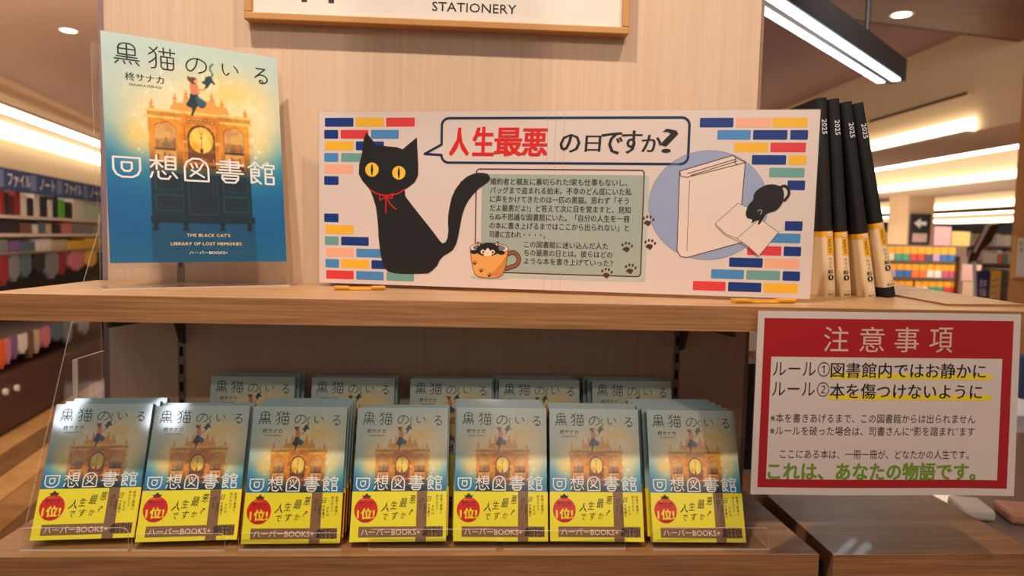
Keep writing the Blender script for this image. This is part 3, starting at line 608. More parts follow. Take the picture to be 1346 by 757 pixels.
# mug with a kitten
i = Ink(base=.42, step=.04)
i.ell(224, 13.5, 24, 3, 'mints', -5)
i.stroke(smooth([(245, 43), (254, 45), (260, 38), (257, 30), (244, 25)], 5, False), 5.6, 'brown', 0)
i.stroke(smooth([(245, 43), (254, 45), (260, 38), (257, 30), (244, 25)], 5, False), 3.4, mat('ink_mug_handle', (150, 92, 62), .45), .8)
body = [(198.6, 50), (199.5, 40), (202, 26), (205, 17), (210, 13.8), (222, 12.6), (234, 13.6), (240, 17), (243.5, 26), (245.8, 40), (246.6, 50)]
i.poly(body, 'orange', 2); i.poly([(236, 14.2), (240, 17), (243.5, 26), (245.8, 40), (246.2, 46), (240, 34), (230, 22), (222, 16)], 'dorange', 2.5)
i.ell(222.6, 49.5, 24, 6.8, 'cream', 3); i.ell(222.6, 50, 20.5, 5.2, 'grey', 3.6)
i.stroke(body, .7, 'brown', 4); i.stroke([(222.6+24*math.cos(t), 49.5+6.8*math.sin(t)) for t in np.linspace(0, 2*math.pi, 30)], .7, 'brown', 4)
i.poly(smooth([(206, 45), (208, 51), (207.5, 57.5), (213, 55), (222, 56.5), (229, 55.5), (234, 58.5), (234.5, 50), (236, 45), (228, 41), (221, 40), (212, 41)], 4), 'black', 5)
i.poly([(208.5, 56), (211.8, 54.2), (209.2, 51.5)], 'peach', 6); i.poly([(233.3, 57), (233.2, 52.2), (229.8, 55)], 'peach', 6)
for x in (203.8, 238): i.ell(x, 44.5, 4.6, 2.6, 'black', 5.5)
i.poly(smooth([(216, 41), (218, 46), (221, 50), (224, 46), (226, 41), (221, 39.8)], 4), 'cream', 6)
for x in (215, 227): i.ell(x, 45, 3, 2.7, 'w', 7); i.ell(x+.4, 44.8, 1.9, 2.1, 'eye', 7.5); i.ell(x+.4, 44.8, 1, 1.4, 'black', 8)
i.ell(221, 43.4, .9, .6, 'sred', 8)
for x, z in ((204.5, 30), (213, 21), (223.5, 15.6)): paw(x, z, .42, 'black') if False else [i.ell(x, z, 1.9, 1.6, 'brown', 5)]+[i.ell(x+a, z+q, .55, .9, 'brown', 5, n=8) for a, q in ((-2.4, 1.8), (-.5, 2.9), (1.5, 2.7), (3, 1.2))]
i.build('mug_with_kitten', ba)
# book on lavender disc, open book and small cat
i = Ink(base=.16, step=.04)
i.ell(482.6, 106.3, 68.4, 64, 'grey', 0, n=60); i.ell(482.6, 106.3, 68, 63.6, 'lav', 1, n=60)
i.poly([(449, 145.5), (509, 164.5), (523, 156.5), (521, 110), (524.7, 64.5), (461, 44.5), (454, 45.5), (449.5, 52.5)], 'page', 2)
for s_ in ([(449, 145.9), (509, 164.5), (512, 161.8), (523, 156.5), (521, 110), (524.7, 64.3), (461.3, 44.5), (454, 45.5), (449.5, 52.5), (449, 145.9)], [(449, 145.9), (450.5, 140), (457.4, 138.6), (523, 156.3)], [(458, 143), (511.5, 160)], [(462, 141), (514, 158)], [(512, 163), (511, 156), (514, 154)]):
    i.stroke(s_, 1.0, 'brown', 3)
i.stroke([(460.8, 134.8), (460.9, 52.8)], .6, 'brown', 3)
i.poly([(491.9, 85), (516.9, 109.4), (527, 105), (542.3, 92), (553, 84), (563.8, 76.6), (553, 62), (542.9, 48.3), (531, 59), (517.5, 68.4), (505, 73)], 'page', 5)
for s_ in ([(491.9, 85), (516.9, 109.4), (527, 105), (542.3, 92)], [(542.3, 92), (553, 84), (563.8, 76.6), (542.9, 48.3), (531, 59), (517.5, 68.4), (505, 73), (491.9, 85)], [(542.3, 92), (517.5, 68.4)], [(491.9, 83), (505, 71), (517, 66), (530, 57), (542.5, 46.5)]): i.stroke(s_, .5, 'black', 6)
i.build('book_drawing', ba)
i = Ink(base=.5, step=.04)
i.poly(smooth([(526.8, 102), (529, 108), (533.5, 113.5), (534, 119), (537.7, 125), (546.8, 130.6), (556, 131.5), (564, 128.5), (567.4, 121.7), (566.5, 110.8), (560, 102), (550, 98), (547.0, 94.2), (542.7, 86), (540, 85.5), (541, 90), (537.8, 89.2), (533, 86.5), (533.5, 90.5), (528.2, 92.3), (526, 97)], 3), 'black')
i.stroke(smooth([(562.4, 128), (568, 130), (572.5, 125), (572.3, 118.9), (568.5, 113.4)], 4, False), 3, 'black', 1)
i.stroke(smooth([(539, 100), (541, 102), (544, 101), (542.5, 97)], 3, False), .4, 'w', 2)
i.build('small_cat', ba)
# yellow clip feet under the banner
M_clip = mat('clip_yellow', (238, 172, 40), .35, coat=.5)
for n, (px0, px1, pz) in enumerate(((440, 506, 379), (963, 1043, 396))):
    p0, p1 = at(px0, pz, Z=.002), at(px1, pz, Z=.002); w = (p1-p0).length; ang = math.atan2(p1.y-p0.y, p1.x-p0.x)
    t = empty('sign_clip', (p0.x, p0.y, 0), (0, 0, ang)); tag(t, 'yellow plastic clip foot under the %s end of the cat banner' % ('left', 'right')[n], 'clip', 'yellow clips')
    b = MB(); b.box((0, -.004, .0004), (w, .006, .0022), M_clip); b.box((0, -.006, .0022), (w*.28, .004, .0050), M_clip); b.box((w*.72, -.006, .0022), (w, .004, .0050), M_clip); b.build('foot', t, bevel=.0005)
    b = MB(); b.box((w*.28, -.001, .0022), (w*.72, .003, .004), M_clip); b.build('jaw', t)

# ------------------------------------------------------------------ red notice hanging from the shelf edge
TH = .0
no = empty('rules_notice', (.3035, -.0125, -.2005), (0, -.004, 0)); tag(no, 'red-bordered laminated notice hung on the front edge of the upper shelf at right', 'notice')
WN, HN = 289., 197.5
def curl(x, z):  # the sheet bows and its lower right corner lifts toward the viewer
    u, v = x/WN, 1-z/HN
    return -.004*math.sin(math.pi*u)*v-.012*max(0, u-.6)**2*v*4
def curl_obj(o):
    for vv in o.data.vertices: vv.co.y += curl(vv.co.x*1000, vv.co.z*1000)
def gridsheet(x0, z0, x1, z1, y, m, th, nx=24, nz=12):
    b = MB(); vs = []; fs = []
    for s_ in (0, th):
        for j in range(nz+1):
            for k2 in range(nx+1): vs.append(((x0+(x1-x0)*k2/nx)/1000, y+s_, (z0+(z1-z0)*j/nz)/1000))
    N = (nx+1)*(nz+1)
    for j in range(nz):
        for k2 in range(nx):
            a_ = j*(nx+1)+k2; fs.append((a_, a_+1, a_+nx+2, a_+nx+1))
            if th: fs.append((N+a_, N+a_+nx+1, N+a_+nx+2, N+a_+1))
    b.add(vs if th else vs[:N], fs, m)
    return b
g = gridsheet(0, 0, WN, HN, 0, M_white, .0006); o = g.build('sheet', no); curl_obj(o)
for nm, r_, y_, m_ in (('red_panel', (7, 8, 281, 190), -.00012, INK['crimson']), ('white_panel', (16, 17, 270, 149), -.00022, M_white)):
    g = gridsheet(*r_, y_, m_, 0); o = g.build(nm, no); curl_obj(o)
g = gridsheet(-1.8, -1.8, WN+1.8, HN+1.8, .0003, M_film, 0); o = g.build('laminate_rim', no); curl_obj(o)
i = Ink(base=.3, step=.05)
for ch, x0, x1 in (('注', 72, 99), ('意', 111, 138), ('事', 149.5, 176.5), ('項', 188, 214)): i.text(ch, x0, x1, 168.5, 'pink', off=.003, fitz=27)
i.text('ルール①', 18.5, 80, 136, 'black', off=.004, fitz=15.5); i.text('図書館内ではお静かに', 81, 252, 135.5, 'black', off=.012, l=2, fitz=16.5)
i.text('ルール②', 18.5, 80, 114.5, 'black', off=.004, fitz=15.5); i.text('本を傷つけないように', 81, 249, 113, 'black', off=.012, l=2, fitz=16.5)
for k_ in range(18): i.rect(80+k_*10, 126, 90+k_*10, 132, 'hl', 0); i.rect(79+k_*10, 103.5, 89+k_*10, 109.5, 'hl', 0)
i.text('※本を書きあげるまで、この図書館からは出られません', 18, 243, 83.5, 'black', off=.006, l=1, fitz=10); i.text('※ルールを破った場合は、司書さんに“影を踏まれ”ます', 18, 243, 69.8, 'black', off=.006, l=1, fitz=10)
i.text('ここにある本は、一冊一冊が、どなたかの人生です。', 30, 238, 44.6, 'black', off=.004, l=1, fitz=10)
i.text('これは、あなたの物語です。', 18, 246, 26, 'green', off=.028, l=1, fitz=19)
o = i.build('notice_lettering', no); curl_obj(o)

# ------------------------------------------------------------------ framed sign on the panel
fs = empty('framed_sign', (-.292, .1962, .336)); tag(fs, 'wooden framed sign board above, its lower edge reading STATIONERY', 'sign')
M_fr = mat('frame_wood', (206, 148, 84), .45, noise=(40, .9))
b = MB(); b.box((0, 0, 0), (.4925, .02, .009), M_fr); b.box((0, 0, .009), (.009, .02, .30), M_fr); b.box((.4835, 0, .009), (.4925, .02, .30), M_fr); b.box((0, 0, .30), (.4925, .02, .309), M_fr); b.build('frame', fs, bevel=.0012)
b = MB(); b.box((.009, .008, .009), (.4835, .019, .30), mat('board_white', (236, 226, 216), .5)); b.build('board', fs)
i = Ink(base=-7.6, step=.1)
i.text('STATIONERY', 236, 345, 27.5, 'black', off=-.004, fitz=11.5)
e_ = i; i = Ink(base=-7.6, step=.1); i.rect(70, 26, 77, 70, 'black'); i.build('sign_emblem', fs); i = Ink(base=-7.6, step=.1); i.rect(104, 26, 111, 70, 'black'); i.build('sign_emblem', fs); i = e_
i.build('sign_lettering', fs)

# ------------------------------------------------------------------ diaries
M_blk = mat('diary_black', (22, 21, 24), .75, noise=(400, .7), bump=.2); M_crm = mat('diary_band_cream', (246, 220, 176), .5); M_byl = mat('diary_band_yellow', (250, 184, 40), .5)
M_silv = mat('foil_silver', (236, 232, 236), .4)
dd = [(.4805, 5.7, 0, .0000), (.502, 6.8, 0, .0), (.5357, 10.6, .0, .0), (.563, 13.3, .014, .0)]
TD = .0148
for n, (xr, ang, bz, dz) in enumerate(dd):
    an = math.radians(ang); t = empty('desk_diary', (xr, .162, .0024 if n == 3 else .0005), (0, -an, 0.0))
    tag(t, 'black diary with cream and yellow band, %s' % ('leftmost, half behind the banner', 'second from the left and narrowest showing', 'third from the left, wide band showing', 'rightmost, leaning most with black foot showing')[n], 'diary', 'black diaries')
    b = MB(); q = TD/2
    pts = [(-TD, .19), (-TD, .006)]+[(-q-q*math.cos(s_), .006-.006*math.sin(s_)) for s_ in np.linspace(0, math.pi, 9)]+[(0, .006), (0, .19)]
    b.prism(pts, 'z', 0, .258, M_blk); b.build('cover', t, bevel=.0008)
    b = MB(); e = .0004
    pts = [(-TD-e, .191), (-TD-e, .006)]+[(-q-(q+e)*math.cos(s_), .006-(.006+e)*math.sin(s_)) for s_ in np.linspace(0, math.pi, 9)]+[(e, .006), (e, .191)]
    b.prism(pts, 'z', bz+.0005, bz+.086, M_crm); bd = b.build('paper_band', t)
    e = .0006; pts = [(-TD-e, .191), (-TD-e, .006)]+[(-q-(q+e)*math.cos(s_), .006-(.006+e)*math.sin(s_)) for s_ in np.linspace(0, math.pi, 9)]+[(e, .006), (e, .191)]
    b = MB(); b.prism(pts, 'z', bz+.0795, bz+.0864, M_byl); b.prism([(p[0]*.995, p[1]-.0001) for p in pts if p[1] < .005 and -TD*.72 < p[0] < TD*.1], 'z', bz+.056, bz+.08, M_byl); b.build('yellow_block', bd)
    i = Ink(base=1.0, step=.05)
    i.text('NOLTY', -14, 0.2, bz*1000+67, 'black', rot=-math.pi/2, off=.01, fitz=4) if False else None
    cx = -7.4
    i.text('NOLTY', cx-9, cx+9, bz*1000+67, 'black', rot=-math.pi/2, fitz=3.6)
    i.text('エクリ', cx-7, cx+7, bz*1000+45.5, 'black', rot=-math.pi/2, fitz=4); i.text('B5', cx-3, cx+3, bz*1000+33.5, 'black', off=.02, fitz=4.6)
    i.ell(cx, bz*1000+26, 3.6, 3.6, 'black', 0, n=20); i.text('1', cx-.9, cx+.9, bz*1000+26, 'cream', l=2, fitz=4, off=.02)
    i.text('9651', cx-5, cx+5, bz*1000+3.8, 'black', off=.01, fitz=3.6); i.text('エクリB5', cx-5, cx+5, bz*1000+8.2, 'grey', fitz=1.8); i.rect(cx-3, bz*1000+80, cx+3, bz*1000+85, 'cream', 1); i.text('能率', cx-2.4, cx+2.4, bz*1000+82.5, 'sred', l=2)
    i.build('band_lettering', bd)
    i = Ink(base=.7, step=.05); i.text('2025', cx-9.5, cx+9.5, 221, M_silv, rot=-math.pi/2, off=.01, fitz=6.2); i.build('year_lettering', t)

# ================================================================== STORE BEYOND
ZF = -1.25; ZC = 1.5
# floor and planks
b = MB(); b.box((-14, -3, ZF-.1), (30, 34, ZF-.004), mat('floor_base', (120, 78, 44), .6)); fl = struct(b.build('floor'))
P0 = at(0, 573, Z=ZF); DIR = Vector((math.sin(-.17), math.cos(-.17), 0)); NRM = Vector((DIR.y, -DIR.x, 0))
M_p = [wood('plank_a', (222, 172, 108), (206, 152, 88), (3, 3, 3), .35), wood('plank_b', (150, 108, 68), (132, 92, 56), (3, 3, 3), .35), wood('plank_c', (190, 140, 86), (172, 122, 70), (3, 3, 3), .35)]
for k in range(16):
    b = MB(); o0 = .02+k*.165
    c0, c1 = P0+NRM*o0-DIR*3.5, P0+NRM*(o0+.159)+DIR*7
    vs = [P0+NRM*o0-DIR*3.5, P0+NRM*(o0+.159)-DIR*3.5, P0+NRM*(o0+.159)+DIR*7, P0+NRM*o0+DIR*7]
    b.prism([(v.x, v.y) for v in vs], 'z', ZF-.004, ZF+.001*(k % 2), M_p[(0, 1, 0, 2, 1, 0, 1, 2)[k % 8]]); b.build('floor_plank', fl)
# left ceiling and light coves
M_ceil = mat('ceiling_tan', (200, 164, 142), .8); M_cream = mat('cream_wall', (226, 200, 164), .8)
b = MB(); b.box((-14, 1.0, ZC), (-.6, 30, ZC+.05), M_ceil); struct(b.build('ceiling'))
def atw(x, y, off=0):
    d = raydir(x, y); Q = P0+NRM*off; n = NRM; tt = (Q-CP).dot(n)/d.dot(n); return CP+d*tt
def wframe(P): v = P-P0; return v.dot(DIR), v.dot(NRM), P.z
def wbox(b, s0, s1, o0, o1, z0, z1, m):
    vs = [P0+DIR*s+NRM*o+Vector((0, 0, z-P0.z)) for s, o, z in ((s0,o0,z0),(s1,o0,z0),(s1,o1,z0),(s0,o1,z0),(s0,o0,z1),(s1,o0,z1),(s1,o1,z1),(s0,o1,z1))]
    b.add(vs, [(3,2,1,0),(4,5,6,7),(0,1,5,4),(2,3,7,6),(3,0,4,7),(1,2,6,5)], m)
M_tube = glow('tube_light', (255, 244, 222), 7); M_cove = glow('cove_light', (255, 232, 190), 5); M_cold = glow('led_cold', (226, 244, 255), 5.0)
# wall behind the left gondola
b = MB(); wbox(b, -4, 14, -1.6, -1.5, ZF, ZC, M_cream); struct(b.build('wall_left'))
z1 = atw(60, 163, -1.2).z; z2 = atw(60, 189, -1.5).z
def tubething(name, label, cat, fn, group=None):
    t = empty(name); tag(t, label, cat, group); fn(t); return t
def f_(t):
    b = MB(); wbox(b, -4, 11, -1.25, -1.2, z1-.03, z1+.03, M_tube); b.build('tube', t)
    b = MB(); wbox(b, -4, 11, -1.27, -1.18, z1+.031, z1+.06, M_ceil); b.build('housing', t)
tubething('linear_light', 'thin bright ceiling light line at the upper left, above the wider glowing strip', 'ceiling light', f_)
def f_(t):
    b = MB(); wbox(b, -4, 13, -1.5, -1.44, z2-.075, z2+.075, M_cove); b.build('diffuser', t)
    b = MB(); wbox(b, -4, 13, -1.5, -1.42, z2+.076, z2+.12, M_cream); b.build('housing', t)
tubething('cove_strip_light', 'wide glowing cove light on the wall top at left', 'ceiling light', f_)
def downlight(px, py, z, label):
    P = at(px, py, Z=z); t = empty('downlight', P); tag(t, label, 'ceiling light')
    b = MB(); n = 20; vs = []; 
    for r_, zz in ((.052, -.002), (.066, -.004), (.066, 0)): vs += [(r_*math.cos(a), r_*math.sin(a), zz) for a in [k*2*math.pi/n for k in range(n)]]
    b.add(vs, [(r*n+k, r*n+(k+1) % n, (r+1)*n+(k+1) % n, (r+1)*n+k) for r in range(2) for k in range(n)], mat('trim_white', (230, 220, 205), .4)); b.build('trim_ring', t)
    b = MB(); b.tube((0, 0, -.004), (0, 0, -.001), .051, glow('bulb'+str(px), (255, 232, 196), 9), 20); b.build('bulb', t)
downlight(90, 40, ZC, 'round recessed downlight in the tan ceiling at upper left')
# left gondola
gd = empty('stationery_gondola', P0); tag(gd, 'long stationery shelf unit with blue header and dark base cabinet at left', 'shelf unit')
def gpart(name, fn, parent=gd):
    b = MB(); fn(b); o = b.build(name, parent)
    if parent == gd: 
        for v in o.data.vertices: v.co -= P0
    return o
ztc = atw(0, 500).z
S0, S1 = -1.5, 11
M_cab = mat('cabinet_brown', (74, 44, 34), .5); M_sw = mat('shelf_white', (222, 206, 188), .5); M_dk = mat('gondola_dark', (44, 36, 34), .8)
gpart('base_cabinet', lambda b: wbox(b, S0, S1, -.55, 0, ZF+.002, ztc, M_cab))
zh0, zh1 = atw(0, 248).z, atw(0, 219).z
gpart('back_panel', lambda b: wbox(b, S0, S1, -.62, -.56, ZF+.002, zh1, M_sw))
hd = gpart('header_board', lambda b: wbox(b, S0, S1, -.30, -.262, atw(0, 248, -.26).z, atw(0, 219, -.26).z, mat('header_blue', (58, 84, 140), .5)))
for y in (281, 306, 332): 
    zz = atw(0, y+3, -.28).z
    gpart('shelf', lambda b: wbox(b, S0, S1, -.56, -.28, zz-.012, zz+.012, M_sw))
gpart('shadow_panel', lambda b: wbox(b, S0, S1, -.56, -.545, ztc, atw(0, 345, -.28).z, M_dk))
# header lettering, lying on the board's plane
for px0, px1, tx in ((10, 40, 'ファイル'), (52, 72, 'ノート'), (85, 107, 'ファイル'), (118, 134, 'ノート')):
    v, f = textmesh(tx, .02); lo, hi = v.min(0), v.max(0)
    a0 = wframe(atw(px0, 235, -.26))[0]; a1 = wframe(atw(px1, 235, -.26))[0]; za, zb = atw(0, 243, -.26).z, atw(0, 224, -.26).z
    b = MB(); b.add([Vector((P0.x, P0.y, 0))+DIR*(a0+(q[0]-lo[0])/(hi[0]-lo[0])*(a1-a0))+NRM*(-.2595)+Vector((0, 0, za+(q[1]-lo[1])/(hi[1]-lo[1])*(zb-za)))-P0 for q in v], f, INK['w'])
    me = b.build('header_lettering', hd); 
    b = MB(); s_ = a0-.16; wbox(b, s_, s_+.10, -.261, -.2595, za-.01, zb+.01, mat('header_icon', (120, 140, 186), .5)); ic = b.build('header_icon', hd)
    for vv in ic.data.vertices: vv.co -= P0
# products on the left gondola: (px0, px1, off, ytop, ybottom at that x, colour, name, look)
def prod(px0, px1, yt, yb, c, name, label, group, off=-.30, dep=.16, shape='box', zz=None):
    a = atw(px0, yt, off); a2 = atw(px1, yt, off); bb = atw(px0, yb, off)
    s0, s1 = wframe(a)[0], wframe(a2)[0]; zt, zb_ = zz
    c0 = P0+DIR*((s0+s1)/2)+NRM*off; c0.z = zb_
    t = bpy.data.objects.new(name, None)
    M = mat('prod_%d_%d_%d' % c, c, .6)
    b = MB(); w = (s1-s0)*.94; h = zt-zb_
    if shape == 'box': b.box((-w/2, 0, 0), (w/2, dep, h), M)
    else:  # hanging pouch: narrower neck, full belly, hang tab
        pts = [(-w*.42, 0), (w*.42, 0), (w*.5, h*.12), (w*.5, h*.7), (w*.36, h*.86), (w*.12, h*.9), (w*.12, h), (-w*.12, h), (-w*.12, h*.9), (-w*.36, h*.86), (-w*.5, h*.7), (-w*.5, h*.12)]
        b.prism(pts, 'y', 0, .035, M)
    o = b.build(name, None); bpy.data.objects.remove(t)
    o.location = c0; o.rotation_euler = (0, 0, math.atan2(DIR.y, DIR.x)); tag(o, label, 'stationery', group)
    return o
sl = lambda x, y, k: y+x*k   # rows drop toward the right
C_ = dict(red=(150, 40, 40), dred=(96, 30, 34), dk=(36, 34, 38), wh=(226, 216, 204), gr=(96, 190, 60), pk=(206, 120, 130), bl=(80, 110, 170), pa=(190, 206, 190), gy=(130, 128, 130), ye=(236, 190, 60), or_=(226, 92, 36), be=(200, 176, 144), te=(84, 110, 124), br=(120, 80, 56), pu=(128, 92, 140))
def row(lst, base, top, kb, kt, name, where, group, shelf=None, **kw):
    off = kw.get('off', -.30)
    zb_ = atw(0, shelf+3, -.28).z+.0135 if shelf else atw(0, base, off).z
    zt = atw(0, top, off).z
    if not shelf: gpart('hook_rail', lambda b: wbox(b, S0, S1, -.55 if off > -.2 else -.279, off-.005 if off > -.2 else off+.01, zt+.001, zt+.012, M_steel))
    for n, (x0, x1, c) in enumerate(lst):
        prod(x0, x1, (base+top)/2+.5*(kt+kb)*x0, (base+top)/2+.5*(kt+kb)*x0, C_[c], name, '%s %s, number %s from the left' % ({'red':'red','dred':'dark red','dk':'black','wh':'white','gr':'green','pk':'pink','bl':'blue','pa':'pale green','gy':'grey','ye':'yellow','or_':'orange','be':'beige','te':'slate','br':'brown','pu':'purple'}[c], where, ['one','two','three','four','five','six','seven','eight','nine','ten','eleven','twelve','thirteen','fourteen','fifteen'][n]), group, zz=(zb_+(0 if shelf else (zt-zb_)*.09*((n*5) % 4)), zt-(.02 if 0 else (zt-zb_)*.10*((n*7) % 3)*(shelf is not None))), **kw)
row([(0,6,'red'),(7,12,'dk'),(13,19,'dred'),(20,27,'red'),(28,35,'wh'),(36,44,'dk'),(45,52,'wh'),(57,62,'dk'),(64,69,'wh'),(72,76,'dk'),(78,85,'gr'),(86,95,'dk'),(96,106,'wh'),(108,118,'pa'),(119,131,'pa')], 277, 249, .055, .08, 'binder', 'binder on the top shelf under the blue header', 'binders under the blue header', shelf=281)
row([(0,26,'dk'),(28,42,'br'),(46,50,'wh'),(51,60,'te'),(61,68,'be'),(70,80,'dk'),(82,95,'pk'),(97,124,'gy')], 305, 290, .03, .04, 'document_case', 'document case on the second shelf at left', 'cases on the second shelf', shelf=306)
row([(0,11,'gy'),(15,27,'pu'),(29,46,'te'),(50,68,'wh'),(70,88,'be'),(90,112,'ye'),(113,131,'ye')], 330, 315, -.01, .0, 'notebook_pack', 'notebook pack on the third shelf at left', 'notebook packs on the third shelf', shelf=332)
row([(0,12,'red'),(14,26,'gy'),(27,42,'te'),(44,60,'dk'),(61,78,'gy'),(79,87,'red'),(92,112,'pk'),(114,128,'ye')], 376, 336, -.06, .0, 'pen_case', 'soft pen case hanging above the upper shelf edge', 'pen cases hanging on the gondola', off=-.24, shape='pouch')
row([(0,7,'or_'),(8,15,'pk'),(17,24,'pu'),(25,37,'wh'),(38,45,'br'),(46,53,'be'),(57,67,'pk'),(70,84,'te'),(86,96,'gy'),(108,118,'gy')], 486, 448, -.2, -.17, 'pouch', 'small pouch hanging over the dark cabinet', 'pouches hanging over the cabinet', off=-.1, shape='pouch')
for n, (px, py) in enumerate(((5, 515), (20, 510))):
    P = atw(px, py, .004); t = MB(); t.tube((0, 0, 0), NRM*.02, .022, M_sw); o = t.build('cabinet_knob', gd); o.location = P-P0

# ------------------------------------------------------------------ right: ceiling, beams, pendant
M_mauve = mat('ceiling_mauve', (136, 100, 96), .85); M_soff = wood('soffit_wood', (136, 82, 60), (114, 66, 46), (1, 6, 6), .5)
b = MB(); b.box((-.6, 1.0, 1.62), (30, 34, 1.67), M_mauve); struct(b.build('ceiling_right'))
e0, e1 = at(1060, 17, Z=1.42), at(1346, 53, Z=1.42); dv = (e1-e0)
q0, q1 = e0-dv*1.2, e1+dv*1.5
b = MB(); b.prism([(q0.x, q0.y), (q1.x, q1.y), (q1.x, q1.y-3.5), (q0.x, q0.y-2.8)], 'z', 1.42, 1.50, M_soff); b.prism([(q0.x, q0.y+.04), (q1.x, q1.y+.04), (q1.x, q1.y), (q0.x, q0.y)], 'z', 1.42, 1.62, mat('soffit_edge', (96, 62, 48), .7)); struct(b.build('trim_4'))
downlight(1185, 19, 1.42, 'round recessed downlight in the brown wooden soffit at upper right')
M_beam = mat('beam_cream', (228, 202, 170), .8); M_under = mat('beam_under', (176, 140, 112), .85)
for n, (x0, x1, zb, zt) in enumerate(((3.54, 4.3, .9, 1.5), (6.3, 7.6, .9, 1.25), (10.2, 11.5, .9, 1.25), (16, 17.5, .9, 1.25))):
    b = MB(); b.box((x0, 3 if n else 2.4, zb), (x1, 33, zt+.4), M_beam); struct(b.build('trim_%d' % (5+n)))
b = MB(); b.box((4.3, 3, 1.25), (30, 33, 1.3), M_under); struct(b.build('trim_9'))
names = ['nearest cream beam', 'second cream beam', 'third cream beam', 'farthest cream beam']
for n, (x0, y0, y1) in enumerate(((3.54, 4.1, 26), (6.3, 6.9, 31), (10.2, 11.6, 31), (16, 18.5, 31))):
    t = empty('cove_strip_light', (x0, y0, .9)); tag(t, 'warm glowing strip along the lower edge of the %s at right' % names[n], 'ceiling light', 'beam strip lights')
    b = MB(); b.box((-.06, 0, .0), (-.01, y1-y0, (.09, .09, .12, .12)[n]), M_cove); b.build('diffuser', t)
    b = MB(); b.box((-.075, 0, -.02), (-.0, y1-y0, -.002), M_beam); b.build('ledge', t)
for n, (X, z) in enumerate(((5.75, 1.2), (9.8, 1.2), (15.5, 1.2))):
    t = empty('linear_light', (X, 6.5, z)); tag(t, ('broad white ceiling tube line, nearest of the three at right', 'grey-white middle ceiling tube line at right', 'thin farthest ceiling tube line at right')[n], 'ceiling light', 'ceiling tube lines')
    b = MB(); b.box((-.05, 0, -.05), (.05, 24, 0), M_tube); b.build('tube', t)
    b = MB(); b.box((-.06, 0, .001), (.07, 24, .05), mat('lamp_housing', (150, 130, 116), .6)); b.build('housing', t)
# vents
for n, (xa, ya, xb, yb, X, lab) in enumerate(((1140, 160, 1279, 121, 3.53, 'long dark slot vent in the near cream beam'), (1150, 226, 1187, 220, 6.28, 'short slot vent in the second cream beam'))):
    a_, c_ = at(xa, ya, X=X), at(xb, yb, X=X); t = empty('slot_vent', (X, 0, 0)); tag(t, lab, 'vent')
    y0, y1 = sorted((a_.y, c_.y)); zz = (a_.z+c_.z)/2
    b = MB(); b.box((-.006, y0, zz-.022), (0, y1, zz+.022), M_beam); b.build('frame', t); b = MB(); b.box((-.01, y0+.05, zz-.012), (-.006, y1-.05, zz+.009), M_brk); b.build('slot', t)
# pendant
pe = empty('pendant_light'); tag(pe, 'dark linear pendant lamp with two white light lines at upper right', 'pendant light')
E1 = at(1174, 111, Z=.86); dd_ = Vector((math.sin(.80), math.cos(.80), 0)); E1 = Vector((E1.x, E1.y, 0)); st_ = E1-dd_*3.4; nn = Vector((dd_.y, -dd_.x, 0))
def pbar(b, o0, o1, z0, z1, m, s0=0, s1=3.4):
    vs = [st_+dd_*s+nn*o+Vector((0, 0, z)) for s, o, z in ((s0,o0,z0),(s1,o0,z0),(s1,o1,z0),(s0,o1,z0),(s0,o0,z1),(s1,o0,z1),(s1,o1,z1),(s0,o1,z1))]
    b.add(vs, [(3,2,1,0),(4,5,6,7),(0,1,5,4),(2,3,7,6),(3,0,4,7),(1,2,6,5)], m)
M_pd = mat('pendant_dark', (46, 48, 54), .5, .3)
b = MB(); pbar(b, -.055, .055, .87, .97, M_pd); b.build('body', pe)
for o0, o1 in ((-.052, -.018), (.014, .048)): b = MB(); pbar(b, o0, o1, .860, .869, M_cold, 0, 3.33); b.build('light_tube', pe)
b = MB(); pbar(b, -.018, .014, .862, .869, mat('reflector', (150, 160, 165), .3, .7)); b.build('reflector', pe)
for s in (2.2, 2.95, .8):
    p = st_+dd_*s+Vector((0, 0, .97)); b = MB(); b.tube(p, p+Vector((0, 0, .6)), .011, M_pd, 8); b.build('rod', pe)

# ------------------------------------------------------------------ right: book racks (depths in metres)
XR = 1215
def rect_at(x0, y0, x1, y1, Y):
    k = .026*(XR-(x0+x1)/2) if Y < 5 else 0   # rows level with one another in the far racks
    xr = XR if Y >= 5 else (x0+x1)/2
    return at(x0, (y0+y1)/2, Y=Y).x, at(xr, y1, Y=Y).z, at(x1, (y0+y1)/2, Y=Y).x, at(xr, y0, Y=Y).z
def rbox(b, x0, y0, x1, y1, Y, dep, m, org=(0, 0, 0)):
    a = rect_at(x0, y0, x1, y1, Y); b.box((a[0]-org[0], Y-org[1], a[1]-org[2]), (a[2]-org[0], Y+dep-org[1], a[3]-org[2]), m)
def rthing(name, x0, y0, x1, y1, Y, dep, c, label, cat, group=None, rough=.6):
    b = MB(); rbox(b, x0, y0, x1, y1, Y, dep, mat('r_%d_%d_%d' % c, c, rough)); o = b.build(name)
    ctr = Vector(((at(x0, y0, Y=Y).x+at(x1, y0, Y=Y).x)/2, Y, rect_at(x0, y0, x1, y1, Y)[1]))
    for v in o.data.vertices: v.co -= ctr
    o.location = ctr; return tag(o, label, cat, group)
b = MB(); b.box((-4, 33, ZF), (30, 33.2, 1.7), M_cream); struct(b.build('wall_back_far'))
b = MB(); a_ = rect_at(1190, 260, 1224, 420, 10.27); b.box((a_[0], 10.27, ZF), (a_[2], 10.8, .9), mat('pillar_cream', (222, 190, 150), .8)); struct(b.build('trim_10'))
